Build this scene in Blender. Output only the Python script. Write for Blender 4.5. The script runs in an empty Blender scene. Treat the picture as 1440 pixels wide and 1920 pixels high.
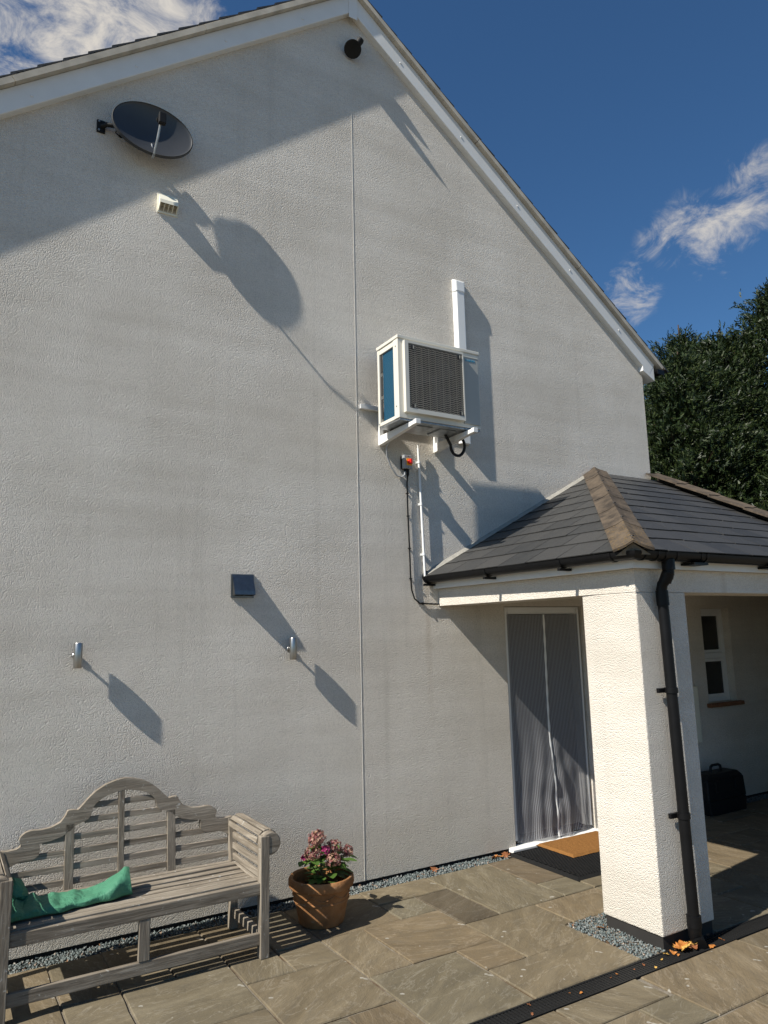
import bpy, bmesh, math, random
import numpy as np
from mathutils import Vector, Matrix
random.seed(7); rng = np.random.default_rng(7)
R = math.radians
scene = bpy.context.scene

# ------------------------------------------------------------------ camera
CAM = Vector((-2.914, -5.21, 1.862)); YAW, PIT, ROL = R(31.261), R(9.497), R(-1.34)
_r = Vector((math.cos(YAW), -math.sin(YAW), 0))
_f = Vector((math.sin(YAW)*math.cos(PIT), math.cos(YAW)*math.cos(PIT), math.sin(PIT)))
_u = _r.cross(_f)
_r2 = math.cos(ROL)*_r + math.sin(ROL)*_u
_u2 = -math.sin(ROL)*_r + math.cos(ROL)*_u
cd = bpy.data.cameras.new('camera'); cam = bpy.data.objects.new('camera', cd)
scene.collection.objects.link(cam); scene.camera = cam
cam.matrix_world = Matrix(((_r2.x, _u2.x, -_f.x, CAM.x), (_r2.y, _u2.y, -_f.y, CAM.y), (_r2.z, _u2.z, -_f.z, CAM.z), (0, 0, 0, 1)))
cd.sensor_fit = 'VERTICAL'; cd.sensor_height = 36; cd.lens = 1365/1920*36
cd.clip_end = 2000

# ------------------------------------------------------------------ sky and sun
SUN = Vector((6.7, 1.0, -6.45)).normalized()
w = bpy.data.worlds.new('World'); scene.world = w; w.use_nodes = True
nt = w.node_tree; nt.nodes.clear()
def wn(t, **k):
    n = nt.nodes.new(t)
    for a, b in k.items(): setattr(n, a, b)
    return n
sky = wn('ShaderNodeTexSky', sky_type='NISHITA', sun_disc=False, sun_elevation=math.asin(-SUN.z),
         sun_rotation=math.atan2(-SUN.x, -SUN.y), altitude=100, air_density=1.0, dust_density=0.3, ozone_density=2.5)
geo = wn('ShaderNodeTexCoord')
def vdot(v):
    n = wn('ShaderNodeVectorMath', operation='DOT_PRODUCT'); n.inputs[1].default_value = v
    nt.links.new(geo.outputs['Generated'], n.inputs[0]); return n.outputs['Value']
def mth(op, a, b=None, clamp=False):
    n = wn('ShaderNodeMath', operation=op, use_clamp=clamp)
    for i, s in enumerate((a, b)):
        if s is None: continue
        if isinstance(s, (int, float)): n.inputs[i].default_value = s
        else: nt.links.new(s, n.inputs[i])
    return n.outputs[0]
def mrange(v, a, b, c=0.0, d=1.0):
    n = wn('ShaderNodeMapRange', interpolation_type='SMOOTHSTEP')
    nt.links.new(v, n.inputs[0])
    for i, q in enumerate((a, b, c, d)): n.inputs[1+i].default_value = q
    return n.outputs[0]
def pixdir(x, y):
    return (_f + _r2*((x-720)/1365) - _u2*((y-960)/1365)).normalized()
# wispy cumulus: fractal noise shaped by low-frequency cover and a few cloud banks
mp = wn('ShaderNodeMapping'); mp.inputs['Scale'].default_value = (1, 1, 1.5)
nt.links.new(geo.outputs['Generated'], mp.inputs[0])
n1 = wn('ShaderNodeTexNoise'); n1.inputs['Scale'].default_value = 18; n1.inputs['Detail'].default_value = 9; n1.inputs['Roughness'].default_value = .66; n1.inputs['Distortion'].default_value = .6
n2 = wn('ShaderNodeTexNoise'); n2.inputs['Scale'].default_value = 2.3; n2.inputs['Detail'].default_value = 2
nt.links.new(mp.outputs[0], n1.inputs['Vector']); nt.links.new(mp.outputs[0], n2.inputs['Vector'])
cover = None
for (px, py, wid, amp) in ((50, 80, 9, 1.05), (230, 35, 8, 1.3), (-150, 170, 9, 1.0), (1250, 462, 3.2, .75), (1310, 425, 4.0, .85), (1375, 395, 4.2, .85), (1440, 355, 4.2, .8), (1185, 552, 3.2, .85), (1340, 525, 1.8, .5), (1700, 250, 9, .8), (2400, 500, 10, .8), (-900, 300, 12, .9), (-2000, 500, 10, .8)):
    d = pixdir(px, py)
    m = mth('MULTIPLY', mrange(vdot(d), math.cos(R(wid)), 1.0), amp)
    cover = m if cover is None else mth('MAXIMUM', cover, m)
low = mrange(n2.outputs['Fac'], .56, .75, 0, .8)
cover = mth('MAXIMUM', cover, low)
dens = mth('ADD', mth('MULTIPLY', cover, .30), mth('ADD', n1.outputs['Fac'], -.17))
mask = mth('MULTIPLY', mrange(dens, .47, .88), mrange(cover, .0, .8))
tint = wn('ShaderNodeMix', data_type='RGBA', blend_type='MULTIPLY'); tint.inputs[0].default_value = 1
nt.links.new(sky.outputs[0], tint.inputs[6]); tint.inputs[7].default_value = (.694, 1.104, 1.406, 1)
mix = wn('ShaderNodeMix', data_type='RGBA')
nt.links.new(mask, mix.inputs[0]); nt.links.new(tint.outputs[2], mix.inputs[6]); mix.inputs[7].default_value = (10.24, 9.61, 8.72, 1)
bg = wn('ShaderNodeBackground'); bg.inputs[1].default_value = .05
nt.links.new(mix.outputs[2], bg.inputs[0])
out = wn('ShaderNodeOutputWorld'); nt.links.new(bg.outputs[0], out.inputs[0])

sl = bpy.data.lights.new('sun', 'SUN'); sl.energy = 5.0; sl.angle = R(.53); sl.color = (1, .95, .86)
so = bpy.data.objects.new('sun', sl); scene.collection.objects.link(so)
so.rotation_euler = SUN.to_track_quat('-Z', 'Y').to_euler(); so.location = (-20, -4, 20)
vs = scene.view_settings; vs.view_transform = 'Standard'; vs.look = 'None'; vs.exposure = .46; vs.gamma = 1; vs.use_curve_mapping = False

cy = scene.cycles
cy.max_bounces = 5; cy.diffuse_bounces = 3; cy.glossy_bounces = 2; cy.transmission_bounces = 2; cy.transparent_max_bounces = 8; cy.caustics_reflective = False; cy.caustics_refractive = False
# ------------------------------------------------------------------ materials
MATS = {}
class NT:
    def __init__(s, name):
        s.m = bpy.data.materials.new(name); s.m.use_nodes = True
        s.t = s.m.node_tree; s.p = s.t.nodes['Principled BSDF']; s.o = s.t.nodes['Material Output']
        s.tc = s.t.nodes.new('ShaderNodeTexCoord')
    def n(s, t, **k):
        n = s.t.nodes.new(t)
        for a, b in k.items(): setattr(n, a, b)
        return n
    def l(s, a, b): s.t.links.new(a, b)
    def noise(s, scale, detail=4, rough=.55, vec=None, dist=0):
        n = s.n('ShaderNodeTexNoise'); n.inputs['Scale'].default_value = scale; n.inputs['Detail'].default_value = detail
        n.inputs['Roughness'].default_value = rough; n.inputs['Distortion'].default_value = dist
        s.l(vec or s.tc.outputs['Object'], n.inputs['Vector']); return n.outputs['Fac']
    def mapv(s, scale=(1, 1, 1), loc=None):
        m = s.n('ShaderNodeMapping'); m.inputs['Scale'].default_value = scale
        s.l(s.tc.outputs['Object'], m.inputs[0])
        if loc is not None: s.l(loc, m.inputs['Location'])
        return m.outputs[0]
    def ramp(s, v, stops):
        r = s.n('ShaderNodeValToRGB'); e = r.color_ramp.elements
        while len(e) < len(stops): e.new(.5)
        for i, (p, c) in enumerate(stops):
            e[i].position = p; e[i].color = (*c, 1) if len(c) == 3 else c
        s.l(v, r.inputs[0]); return r.outputs[0]
    def math(s, op, a, b):
        n = s.n('ShaderNodeMath', operation=op)
        for i, q in enumerate((a, b)):
            if isinstance(q, (int, float)): n.inputs[i].default_value = q
            else: s.l(q, n.inputs[i])
        return n.outputs[0]
    def mixc(s, f, a, b, mode='MIX'):
        n = s.n('ShaderNodeMix', data_type='RGBA', blend_type=mode)
        for i, q in ((0, f), (6, a), (7, b)):
            if isinstance(q, (int, float)): n.inputs[i].default_value = q
            elif isinstance(q, tuple): n.inputs[i].default_value = (*q, 1)
            else: s.l(q, n.inputs[i])
        return n.outputs[2]
    def bump(s, h, dist, strength=1.0, prev=None):
        b = s.n('ShaderNodeBump'); b.inputs['Strength'].default_value = strength; b.inputs['Distance'].default_value = dist
        s.l(h, b.inputs['Height'])
        if prev is not None: s.l(prev, b.inputs['Normal'])
        s.l(b.outputs[0], s.p.inputs['Normal']); return b.outputs[0]
    def done(s, name, col=None, rough=.6, spec=.5, metal=0):
        if col is not None:
            if isinstance(col, tuple): s.p.inputs['Base Color'].default_value = (*col, 1)
            else: s.l(col, s.p.inputs['Base Color'])
        if isinstance(rough, (int, float)): s.p.inputs['Roughness'].default_value = rough
        else: s.l(rough, s.p.inputs['Roughness'])
        s.p.inputs['Specular IOR Level'].default_value = spec; s.p.inputs['Metallic'].default_value = metal
        MATS[name] = s.m; return s.m
def plain(name, col, rough=.5, spec=.5, metal=0, var=.08, vscale=12, bumpd=0, bscale=200):
    t = NT(name); f = t.noise(vscale, 5)
    c = t.mixc(f, tuple(x*(1-var*2) for x in col), tuple(min(1, x*(1+var*2)) for x in col))
    if bumpd: t.bump(t.noise(bscale, 3), bumpd)
    return t.done(name, c, rough, spec, metal)

# rough-cast render: warm white, faint weather staining, coarse grain that a raking sun picks out
def render_mat(name, hi, lo, d1=.0035):
    t = NT(name)
    st = t.noise(.8, 4, .6); st2 = t.noise(1.0, 3, .6, t.mapv((.35, .35, 4.5)))
    f = t.math('ADD', t.math('MULTIPLY', st, .6), t.math('MULTIPLY', st2, .4))
    c = t.mixc(t.ramp(f, [(.40, (0, 0, 0)), (.60, (1, 1, 1))]), lo, hi)
    # rain splash and old damp near the foot of the wall
    sep = t.n('ShaderNodeSeparateXYZ'); t.l(t.tc.outputs['Object'], sep.inputs[0])
    mr = t.n('ShaderNodeMapRange', interpolation_type='SMOOTHSTEP'); t.l(t.math('ADD', sep.outputs['Z'], t.math('MULTIPLY', t.noise(3, 5), -.5)), mr.inputs[0])
    mr.inputs[1].default_value = -.25; mr.inputs[2].default_value = .35; mr.inputs[3].default_value = .55; mr.inputs[4].default_value = 0
    c = t.mixc(mr.outputs[0], c, (.60, .55, .46))
    # rusty run-off below the gutter end
    mx = t.n('ShaderNodeMapRange', interpolation_type='SMOOTHSTEP'); t.l(t.math('ABSOLUTE', t.math('ADD', sep.outputs['X'], t.math('ADD', t.math('MULTIPLY', t.noise(4, 2), .08), -.71)), 0), mx.inputs[0])
    mx.inputs[1].default_value = .05; mx.inputs[2].default_value = .0; mx.inputs[3].default_value = 0; mx.inputs[4].default_value = 1
    mz = t.n('ShaderNodeMapRange', interpolation_type='SMOOTHSTEP'); t.l(sep.outputs['Z'], mz.inputs[0]); mz.inputs[1].default_value = .9; mz.inputs[2].default_value = 2.0; mz.inputs[3].default_value = 0; mz.inputs[4].default_value = .45
    mz2 = t.math('LESS_THAN', sep.outputs['Z'], 2.25)
    c = t.mixc(t.math('MULTIPLY', t.math('MULTIPLY', mx.outputs[0], mz.outputs[0]), t.math('MULTIPLY', mz2, t.noise(12, 3))), c, (.36, .25, .15))
    g1 = t.noise(75, 2, .6); g3 = t.noise(6, 1, .5)
    vo = t.n('ShaderNodeTexVoronoi', feature='F1'); vo.inputs['Scale'].default_value = 150; vo.inputs['Randomness'].default_value = 1
    t.l(t.tc.outputs['Object'], vo.inputs['Vector'])
    h = t.math('ADD', t.math('MULTIPLY', vo.outputs['Distance'], -1.1), t.math('MULTIPLY', g1, .30))
    sv = t.n('ShaderNodeSeparateColor'); t.l(vo.outputs['Color'], sv.inputs[0])
    c = t.mixc(t.ramp(sv.outputs[0], [(.0, (.34, .34, .34)), (.45, (.12, .12, .12)), (1, (0, 0, 0))]), c, tuple(q*.60 for q in lo))  # random grit tones in the colour, also standing in for tiny pit shadows
    stv = t.noise(1.0, 4, .65, t.mapv((7, 7, .22))); c = t.mixc(t.ramp(stv, [(.56, (0, 0, 0)), (.74, (.30, .30, .30))]), c, tuple(q*.74 for q in lo))
    b = t.bump(h, d1*1.5, 1.0)
    t.bump(g3, .006, .3, b)
    return t.done(name, c, .92, .15)
render_mat('render', (.82, .765, .682), (.67, .615, .535))
t = NT('bead'); t.done('bead', (.66, .63, .57), .8, .2)
plain('dpc', (.03, .028, .026), .9, .2)
plain('upvc', (.80, .80, .78), .35, .4, var=.03, vscale=4)
plain('white_paint', (.78, .77, .74), .5, .3, var=.05, vscale=6)
plain('cream', (.80, .77, .64), .5, .3, var=.04)
plain('soffit', (.50, .45, .37), .8, .2, var=.25, vscale=7)
plain('black_plastic', (.006, .006, .0065), .42, .2, var=.2)
plain('black_rough', (.012, .012, .012), .6, .25, var=.2)
plain('gasket', (.05, .05, .05), .6)
plain('ac_white', (.66, .635, .56), .45, .35, var=.03)
plain('ac_panel', (.40, .40, .37), .5, .3, var=.03)
plain('ac_dark', (.03, .03, .03), .7, .3)
plain('ac_wire', (.34, .31, .26), .5, .4)
plain('steel', (.42, .41, .39), .33, .5, 1.0, var=.08, vscale=30)
plain('steel_dark', (.20, .20, .195), .36, .5, 1.0, var=.15, vscale=30)
plain('galv', (.35, .36, .36), .45, .5, .8, var=.3, vscale=25)
plain('grey_box', (.33, .34, .35), .5)
plain('yellow', (.85, .42, .02), .45)
plain('red', (.70, .02, .015), .35)
plain('logo_blue', (.02, .25, .42), .5)
plain('dish_grey', (.045, .047, .05), .38, .5, var=.08)
plain('dish_rim', (.035, .037, .04), .5)
plain('brown_tile', (.20, .09, .045), .6, .3, var=.25, vscale=18)
plain('glass_dark', (.012, .014, .016), .06, .6)
plain('door_panel', (.28, .28, .28), .4, .4)
plain('case_black', (.010, .010, .011), .55, .3, bumpd=.001)
plain('soil', (.045, .03, .02), .95, .1, var=.4, vscale=60, bumpd=.01, bscale=60)
plain('trunk_bark', (.10, .07, .05), .9, .1, var=.3, vscale=10, bumpd=.02, bscale=30)
plain('earth', (.20, .175, .135), .95, .1, var=.3, vscale=2)
plain('lead', (.30, .285, .25), .8, .2, var=.2, vscale=20, bumpd=.004, bscale=60)
# coil fins
t = NT('coil'); wv = t.n('ShaderNodeTexWave', bands_direction='Z'); wv.inputs['Scale'].default_value = 30; wv.inputs['Distortion'].default_value = .6
t.l(t.tc.outputs['Object'], wv.inputs['Vector']); t.bump(wv.outputs['Fac'], .002)
t.done('coil', t.mixc(wv.outputs['Fac'], (.008, .055, .11), (.018, .125, .22)), .35, .5, .3)
# slate
t = NT('slate'); oi = t.n('ShaderNodeObjectInfo')
v = t.mapv((1, 1, 1), None); f = t.noise(7, 6, .65)
c = t.mixc(f, (.018, .0185, .019), (.046, .0455, .044))
c = t.mixc(t.math('MULTIPLY', oi.outputs['Random'], .75), c, (.056, .054, .051))
sp = t.ramp(t.noise(26, 2, .4), [(.74, (0, 0, 0)), (.80, (1, 1, 1))])
c = t.mixc(t.math('MULTIPLY', sp, .5), c, (.30, .29, .27))
t.bump(t.noise(30, 6, .7), .004); t.done('slate', c, .5, .45)
# ridge tiles: brown concrete; lichen
def ridge_mat(name, lich):
    t = NT(name); f = t.ramp(t.noise(7, 6, .7), [(.36, (0, 0, 0)), (.64, (1, 1, 1))])
    c = t.mixc(f, (.042, .034, .027), (.120, .092, .066))
    l = t.ramp(t.noise(70, 6, .75), [(lich, (0, 0, 0)), (lich+.10, (.8, .8, .8))])
    c = t.mixc(l, c, (.24, .145, .035) if lich < .6 else (.40, .38, .33))
    t.bump(t.noise(120, 4), .002); t.done(name, c, .85, .2)
ridge_mat('ridge', .72); ridge_mat('ridge_lichen', .54)
# weathered teak, grain along one axis
def wood(name, axis):
    sc = [26, 26, 26]; sc[axis] = 1.6
    t = NT(name); v = t.mapv(tuple(sc)); oi = t.n('ShaderNodeObjectInfo')
    g = t.noise(1.6, 7, .65, v, 1.2); f2 = t.noise(3.5, 4, .6); g2 = t.noise(5, 3, .6, v)
    c = t.ramp(g, [(.28, (.070, .055, .040)), (.5, (.215, .180, .138)), (.72, (.40, .355, .29))])
    c = t.mixc(t.ramp(f2, [(.4, (0, 0, 0)), (.7, (.65, .65, .65))]), c, (.15, .125, .095))
    c = t.mixc(t.math('MULTIPLY', oi.outputs['Random'], .25), c, (.34, .30, .245))
    lich = t.ramp(t.noise(34, 4, .6), [(.64, (0, 0, 0)), (.72, (.8, .8, .8))])
    c = t.mixc(lich, c, (.46, .45, .41))
    h = t.math('ADD', t.math('MULTIPLY', g, .7), t.math('MULTIPLY', g2, .3)); t.bump(h, .004)
    t.done(name, c, .88, .15)
for i, a in enumerate('xyz'): wood('wood_'+a, i)
# sandstone
t = NT('sandstone'); oi = t.n('ShaderNodeObjectInfo')
cx = t.n('ShaderNodeCombineXYZ')
for i, k in enumerate((37, 61, 17)): t.l(t.math('MULTIPLY', oi.outputs['Random'], k), cx.inputs[i])
v = t.mapv((1, 1, 1), cx.outputs[0])
rot = t.n('ShaderNodeVectorRotate', rotation_type='Z_AXIS'); t.l(v, rot.inputs['Vector']); t.l(t.math('MULTIPLY', oi.outputs['Random'], 40), rot.inputs['Angle'])
mv = t.n('ShaderNodeMapping'); mv.inputs['Scale'].default_value = (1, 2.6, 1); t.l(rot.outputs[0], mv.inputs[0]); V = mv.outputs[0]
base = t.noise(2.2, 7, .62, V, 1.0); fine = t.noise(22, 6, .65, V); vein = t.noise(1.7, 5, .6, V, 1.8)
c = t.ramp(base, [(.3, (.122, .097, .058)), (.5, (.170, .136, .083)), (.7, (.226, .186, .120))])
c = t.mixc(t.math('MULTIPLY', fine, .45), c, (.10, .088, .068))
vr = t.ramp(vein, [(.482, (0, 0, 0)), (.5, (1, 1, 1)), (.518, (0, 0, 0))])
c = t.mixc(t.math('MULTIPLY', vr, t.math('MULTIPLY', t.noise(3, 3, .5, V), .55)), c, (.36, .32, .25))
hue = t.mixc(oi.outputs['Random'], (1.06, .985, .92), (.94, .985, 1.02)); c = t.mixc(1.0, c, hue, 'MULTIPLY')
c = t.mixc(1.0, c, oi.outputs['Color'], 'MULTIPLY')
dots = t.ramp(t.noise(20, 1, .3), [(.76, (0, 0, 0)), (.79, (1, 1, 1))]); c = t.mixc(t.math('MULTIPLY', dots, .6), c, (.45, .43, .38))
mid = t.noise(7, 6, .68, V, .6); c = t.mixc(t.ramp(mid, [(.45, (0, 0, 0)), (.75, (.42, .42, .42))]), c, (.105, .092, .070))
h = t.math('ADD', t.math('MULTIPLY', base, .6), t.math('ADD', t.math('MULTIPLY', vein, .3), t.math('MULTIPLY', fine, .22)))
t.bump(h, .022, .8); t.done('sandstone', c, .8, .25)
t = NT('mortar'); f = t.noise(30, 6, .7); f2 = t.noise(3, 4)
c = t.mixc(f, (.10, .082, .06), (.32, .285, .23)); c = t.mixc(t.ramp(f2, [(.5, (0, 0, 0)), (.65, (1, 1, 1))]), c, (.10, .062, .036)); t.bump(f, .01); t.done('mortar', c, .95, .1)
t = NT('gravel'); gi = t.n('ShaderNodeNewGeometry')
c = t.ramp(gi.outputs['Random Per Island'], [(0, (.07, .085, .085)), (.35, (.115, .140, .138)), (.7, (.18, .205, .20)), (.93, (.25, .26, .25)), (.97, (.22, .10, .04)), (1, (.45, .43, .38))])
t.done('gravel', c, .8, .2)
t = NT('terracotta'); f = t.noise(6, 6, .65); f2 = t.noise(30, 4)
c = t.ramp(f, [(.3, (.17, .080, .034)), (.55, (.33, .155, .062)), (.75, (.38, .22, .11))])
c = t.mixc(t.ramp(f2, [(.62, (0, 0, 0)), (.75, (.5, .5, .5))]), c, (.40, .33, .24)); t.bump(f2, .004); t.done('terracotta', c, .85, .2)
t = NT('coir'); f = t.noise(90, 4, .7); c = t.mixc(f, (.13, .058, .018), (.33, .16, .05)); t.bump(f, .006); t.done('coir', c, .95, .1)
t = NT('cover_green'); f = t.noise(5, 5); c = t.mixc(f, (.055, .185, .110), (.072, .235, .142)); t.bump(t.noise(11, 4, .55, None, 1.6), .016); t.done('cover_green', c, .6, .25)
def leafmat(name, cols, trans=.25, rough=.5):
    t = NT(name); gi = t.n('ShaderNodeNewGeometry')
    n = len(cols); c = t.ramp(gi.outputs['Random Per Island'], [(i/(n-1), q) for i, q in enumerate(cols)])
    t.done(name, c, rough, .3)
    tr = t.n('ShaderNodeBsdfTranslucent'); t.l(c, tr.inputs[0]); mx = t.n('ShaderNodeMixShader'); mx.inputs[0].default_value = trans
    t.l(t.p.outputs[0], mx.inputs[1]); t.l(tr.outputs[0], mx.inputs[2]); t.l(mx.outputs[0], t.o.inputs[0])
leafmat('conifer', [(.008, .016, .005), (.015, .028, .008), (.026, .043, .011), (.048, .064, .017)], .1)
leafmat('plant_leaf', [(.05, .11, .025), (.08, .16, .03), (.13, .21, .045)], .3)
leafmat('florets', [(.12, .035, .04), (.27, .09, .09), (.38, .19, .15), (.33, .21, .12), (.46, .28, .21)], .2)
leafmat('florets_pink', [(.28, .02, .10), (.40, .04, .16), (.46, .09, .20)], .2)
plain('plant_stem', (.07, .06, .03), .7)
plain('leaf_orange', (.42, .16, .035), .6, .3, var=.35, vscale=30)
plain('leaf_brown', (.24, .09, .035), .6, .3, var=.35, vscale=30)
plain('leaf_yellow', (.55, .33, .08), .6, .3, var=.25, vscale=30)
# insect screen cloth: fine vertical stripes, partly see-through
t = NT('mesh_cloth'); wv = t.n('ShaderNodeTexWave', bands_direction='X'); wv.inputs['Scale'].default_value = 18; wv.inputs['Distortion'].default_value = 0
t.l(t.tc.outputs['Object'], wv.inputs['Vector'])
st = t.ramp(wv.outputs['Fac'], [(.62, (0, 0, 0)), (.86, (1, 1, 1))])
c = t.mixc(st, (.20, .20, .21), (.36, .36, .375)); t.done('mesh_cloth', c, .8, .2)
tp = t.n('ShaderNodeBsdfTransparent'); mx = t.n('ShaderNodeMixShader')
t.l(t.mixc(st, (.42, .42, .42), (.12, .12, .12)), mx.inputs[0]); t.l(t.p.outputs[0], mx.inputs[1]); t.l(tp.outputs[0], mx.inputs[2]); t.l(mx.outputs[0], t.o.inputs[0])

# ------------------------------------------------------------------ mesh helpers
COL = scene.collection
def tag(o, label=None, cat=None, group=None, kind=None):
    if label: o['label'] = label
    if cat: o['category'] = cat
    if group: o['group'] = group
    if kind: o['kind'] = kind
    return o
def empty(name, loc, label, cat, group=None):
    e = bpy.data.objects.new(name, None); e.empty_display_size = .1; e.location = loc; COL.objects.link(e)
    return tag(e, label, cat, group)
def origin(o):
    v = Vector((0, 0, 0))
    while o is not None: v += o.location; o = o.parent
    return v
class MB:
    def __init__(s): s.v = []; s.f = []
    def add(s, vs, fs):
        b = len(s.v); s.v += [tuple(p) for p in vs]; s.f += [tuple(b+i for i in f) for f in fs]; return s
    def box(s, x0, x1, y0, y1, z0, z1, M=None):
        vs = [(x, y, z) for x in (x0, x1) for y in (y0, y1) for z in (z0, z1)]
        if M is not None: vs = [M @ Vector(q) for q in vs]
        return s.add(vs, [(0, 1, 3, 2), (4, 6, 7, 5), (0, 4, 5, 1), (2, 3, 7, 6), (0, 2, 6, 4), (1, 5, 7, 3)])
    def hexa(s, lo, hi):  # two quads of points, lower and upper, same order
        return s.add(list(lo)+list(hi), [(3, 2, 1, 0), (4, 5, 6, 7), (0, 1, 5, 4), (1, 2, 6, 5), (2, 3, 7, 6), (3, 0, 4, 7)])
    def prism(s, pts, d):  # planar polygon pts (3d) extruded by vector d
        n = len(pts); d = Vector(d); a = [Vector(p) for p in pts]
        return s.add(a+[p+d for p in a], [tuple(range(n))[::-1], tuple(range(n, 2*n))]+[(i, (i+1) % n, n+(i+1) % n, n+i) for i in range(n)])
    def tube(s, path, r, n=10, caps=True, rads=None):
        P = [Vector(p) for p in path]; rings = []
        up = None
        for i, p in enumerate(P):
            d = ((P[i+1]-p) if i == 0 else (p-P[i-1]) if i == len(P)-1 else ((P[i+1]-p).normalized()+(p-P[i-1]).normalized())).normalized()
            if up is None: up = Vector((0, 0, 1)) if abs(d.z) < .9 else Vector((0, 1, 0))
            a = d.cross(up).normalized(); b = a.cross(d).normalized(); up = b
            rr = rads[i] if rads else r
            rings.append([p+a*rr*math.cos(2*math.pi*k/n)+b*rr*math.sin(2*math.pi*k/n) for k in range(n)])
        vs = [q for g in rings for q in g]; fs = []
        for i in range(len(P)-1):
            for k in range(n): fs.append((i*n+k, i*n+(k+1) % n, (i+1)*n+(k+1) % n, (i+1)*n+k))
        if caps: fs += [tuple(range(n))[::-1], tuple(range((len(P)-1)*n, len(P)*n))]
        return s.add(vs, fs)
    def lathe(s, prof, c, n=32, M=None, cap0=False, cap1=False):
        vs = []
        for (r, z) in prof:
            for k in range(n):
                q = Vector((r*math.cos(2*math.pi*k/n), r*math.sin(2*math.pi*k/n), z))
                if M is not None: q = M @ q
                vs.append(q+Vector(c))
        fs = [(i*n+k, i*n+(k+1) % n, (i+1)*n+(k+1) % n, (i+1)*n+k) for i in range(len(prof)-1) for k in range(n)]
        if cap0: fs.append(tuple(range(n))[::-1])
        if cap1: fs.append(tuple(range((len(prof)-1)*n, len(prof)*n)))
        return s.add(vs, fs)
    def build(s, name, mat, parent=None, smooth=False, bevel=0, loc=None, seg=2):
        o_ = Vector(loc) if loc is not None else (origin(parent) if parent else Vector((0, 0, 0)))
        me = bpy.data.meshes.new(name); me.from_pydata([tuple(Vector(p)-o_) for p in s.v], [], s.f); me.validate()
        bm = bmesh.new(); bm.from_mesh(me); bmesh.ops.recalc_face_normals(bm, faces=bm.faces); bm.to_mesh(me); bm.free()
        me.materials.append(MATS[mat])
        if smooth:
            for p in me.polygons: p.use_smooth = True
            if smooth == 'auto': 
                try: me.set_sharp_from_angle(angle=R(35))
                except Exception: pass
        o = bpy.data.objects.new(name, me); COL.objects.link(o)
        if parent is not None:
            o.parent = parent; o.location = o_-origin(parent)
        else: o.location = o_
        if bevel:
            b = o.modifiers.new('bevel', 'BEVEL'); b.width = bevel; b.segments = seg; b.limit_method = 'ANGLE'; b.angle_limit = R(40)
        return o
def box(name, mat, parent, x0, x1, y0, y1, z0, z1, bevel=0, M=None): return MB().box(x0, x1, y0, y1, z0, z1, M).build(name, mat, parent, bevel=bevel)
def raw(name, V, F, mat, parent=None):   # large numpy meshes
    me = bpy.data.meshes.new(name); V = np.asarray(V, np.float32); F = np.asarray(F, np.int32); k = F.shape[1]
    me.vertices.add(len(V)); me.vertices.foreach_set('co', V.ravel()); me.loops.add(F.size); me.loops.foreach_set('vertex_index', F.ravel())
    me.polygons.add(len(F)); me.polygons.foreach_set('loop_start', np.arange(len(F), dtype=np.int32)*k); me.update(calc_edges=True); me.validate()
    me.materials.append(MATS[mat]); o = bpy.data.objects.new(name, me); COL.objects.link(o)
    if parent is not None: o.parent = parent
    return o
GZ = -.02   # patio level

# ------------------------------------------------------------------ ground and patio
g = MB(); n_ = 12; xs = [-300+50*i for i in range(n_+1)]
for i in range(n_):
    for j in range(n_):
        x0, y0 = -300+50*i, -300+50*j
        g.add([(x0, y0, -.14), (x0+50, y0, -.14), (x0+50, y0+50, -.14), (x0, y0+50, -.14)], [(0, 1, 2, 3)])
o = g.build('ground', 'earth'); bm = bmesh.new(); bm.from_mesh(o.data); bmesh.ops.remove_doubles(bm, verts=bm.verts, dist=.01); bm.to_mesh(o.data); bm.free(); tag(o, kind='structure')
K = (1.862-GZ)/(1.862+.05)
def T(x, y): return (CAM.x+(x-CAM.x)*K, CAM.y+(y-CAM.y)*K)   # joint survey was taken at level -0.05
patio = MB()
xa, xb = -3.6, 7.2
y_top = T(0, -.07)[1]; yd0 = T(0, -2.0)[1]; yd1 = T(0, -2.135)[1]
patio.box(xa, xb, yd0+.004, y_top-.004, -.12, GZ-.009); patio.box(xa, xb, -5.6, yd1-.004, -.12, GZ-.009)
patio = tag(patio.build('patio', 'mortar'), kind='structure')
bed = tag(box('gravel_bed', 'mortar', None, xa, xb, y_top-.004, .03, -.12, -.055), kind='structure')

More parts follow.
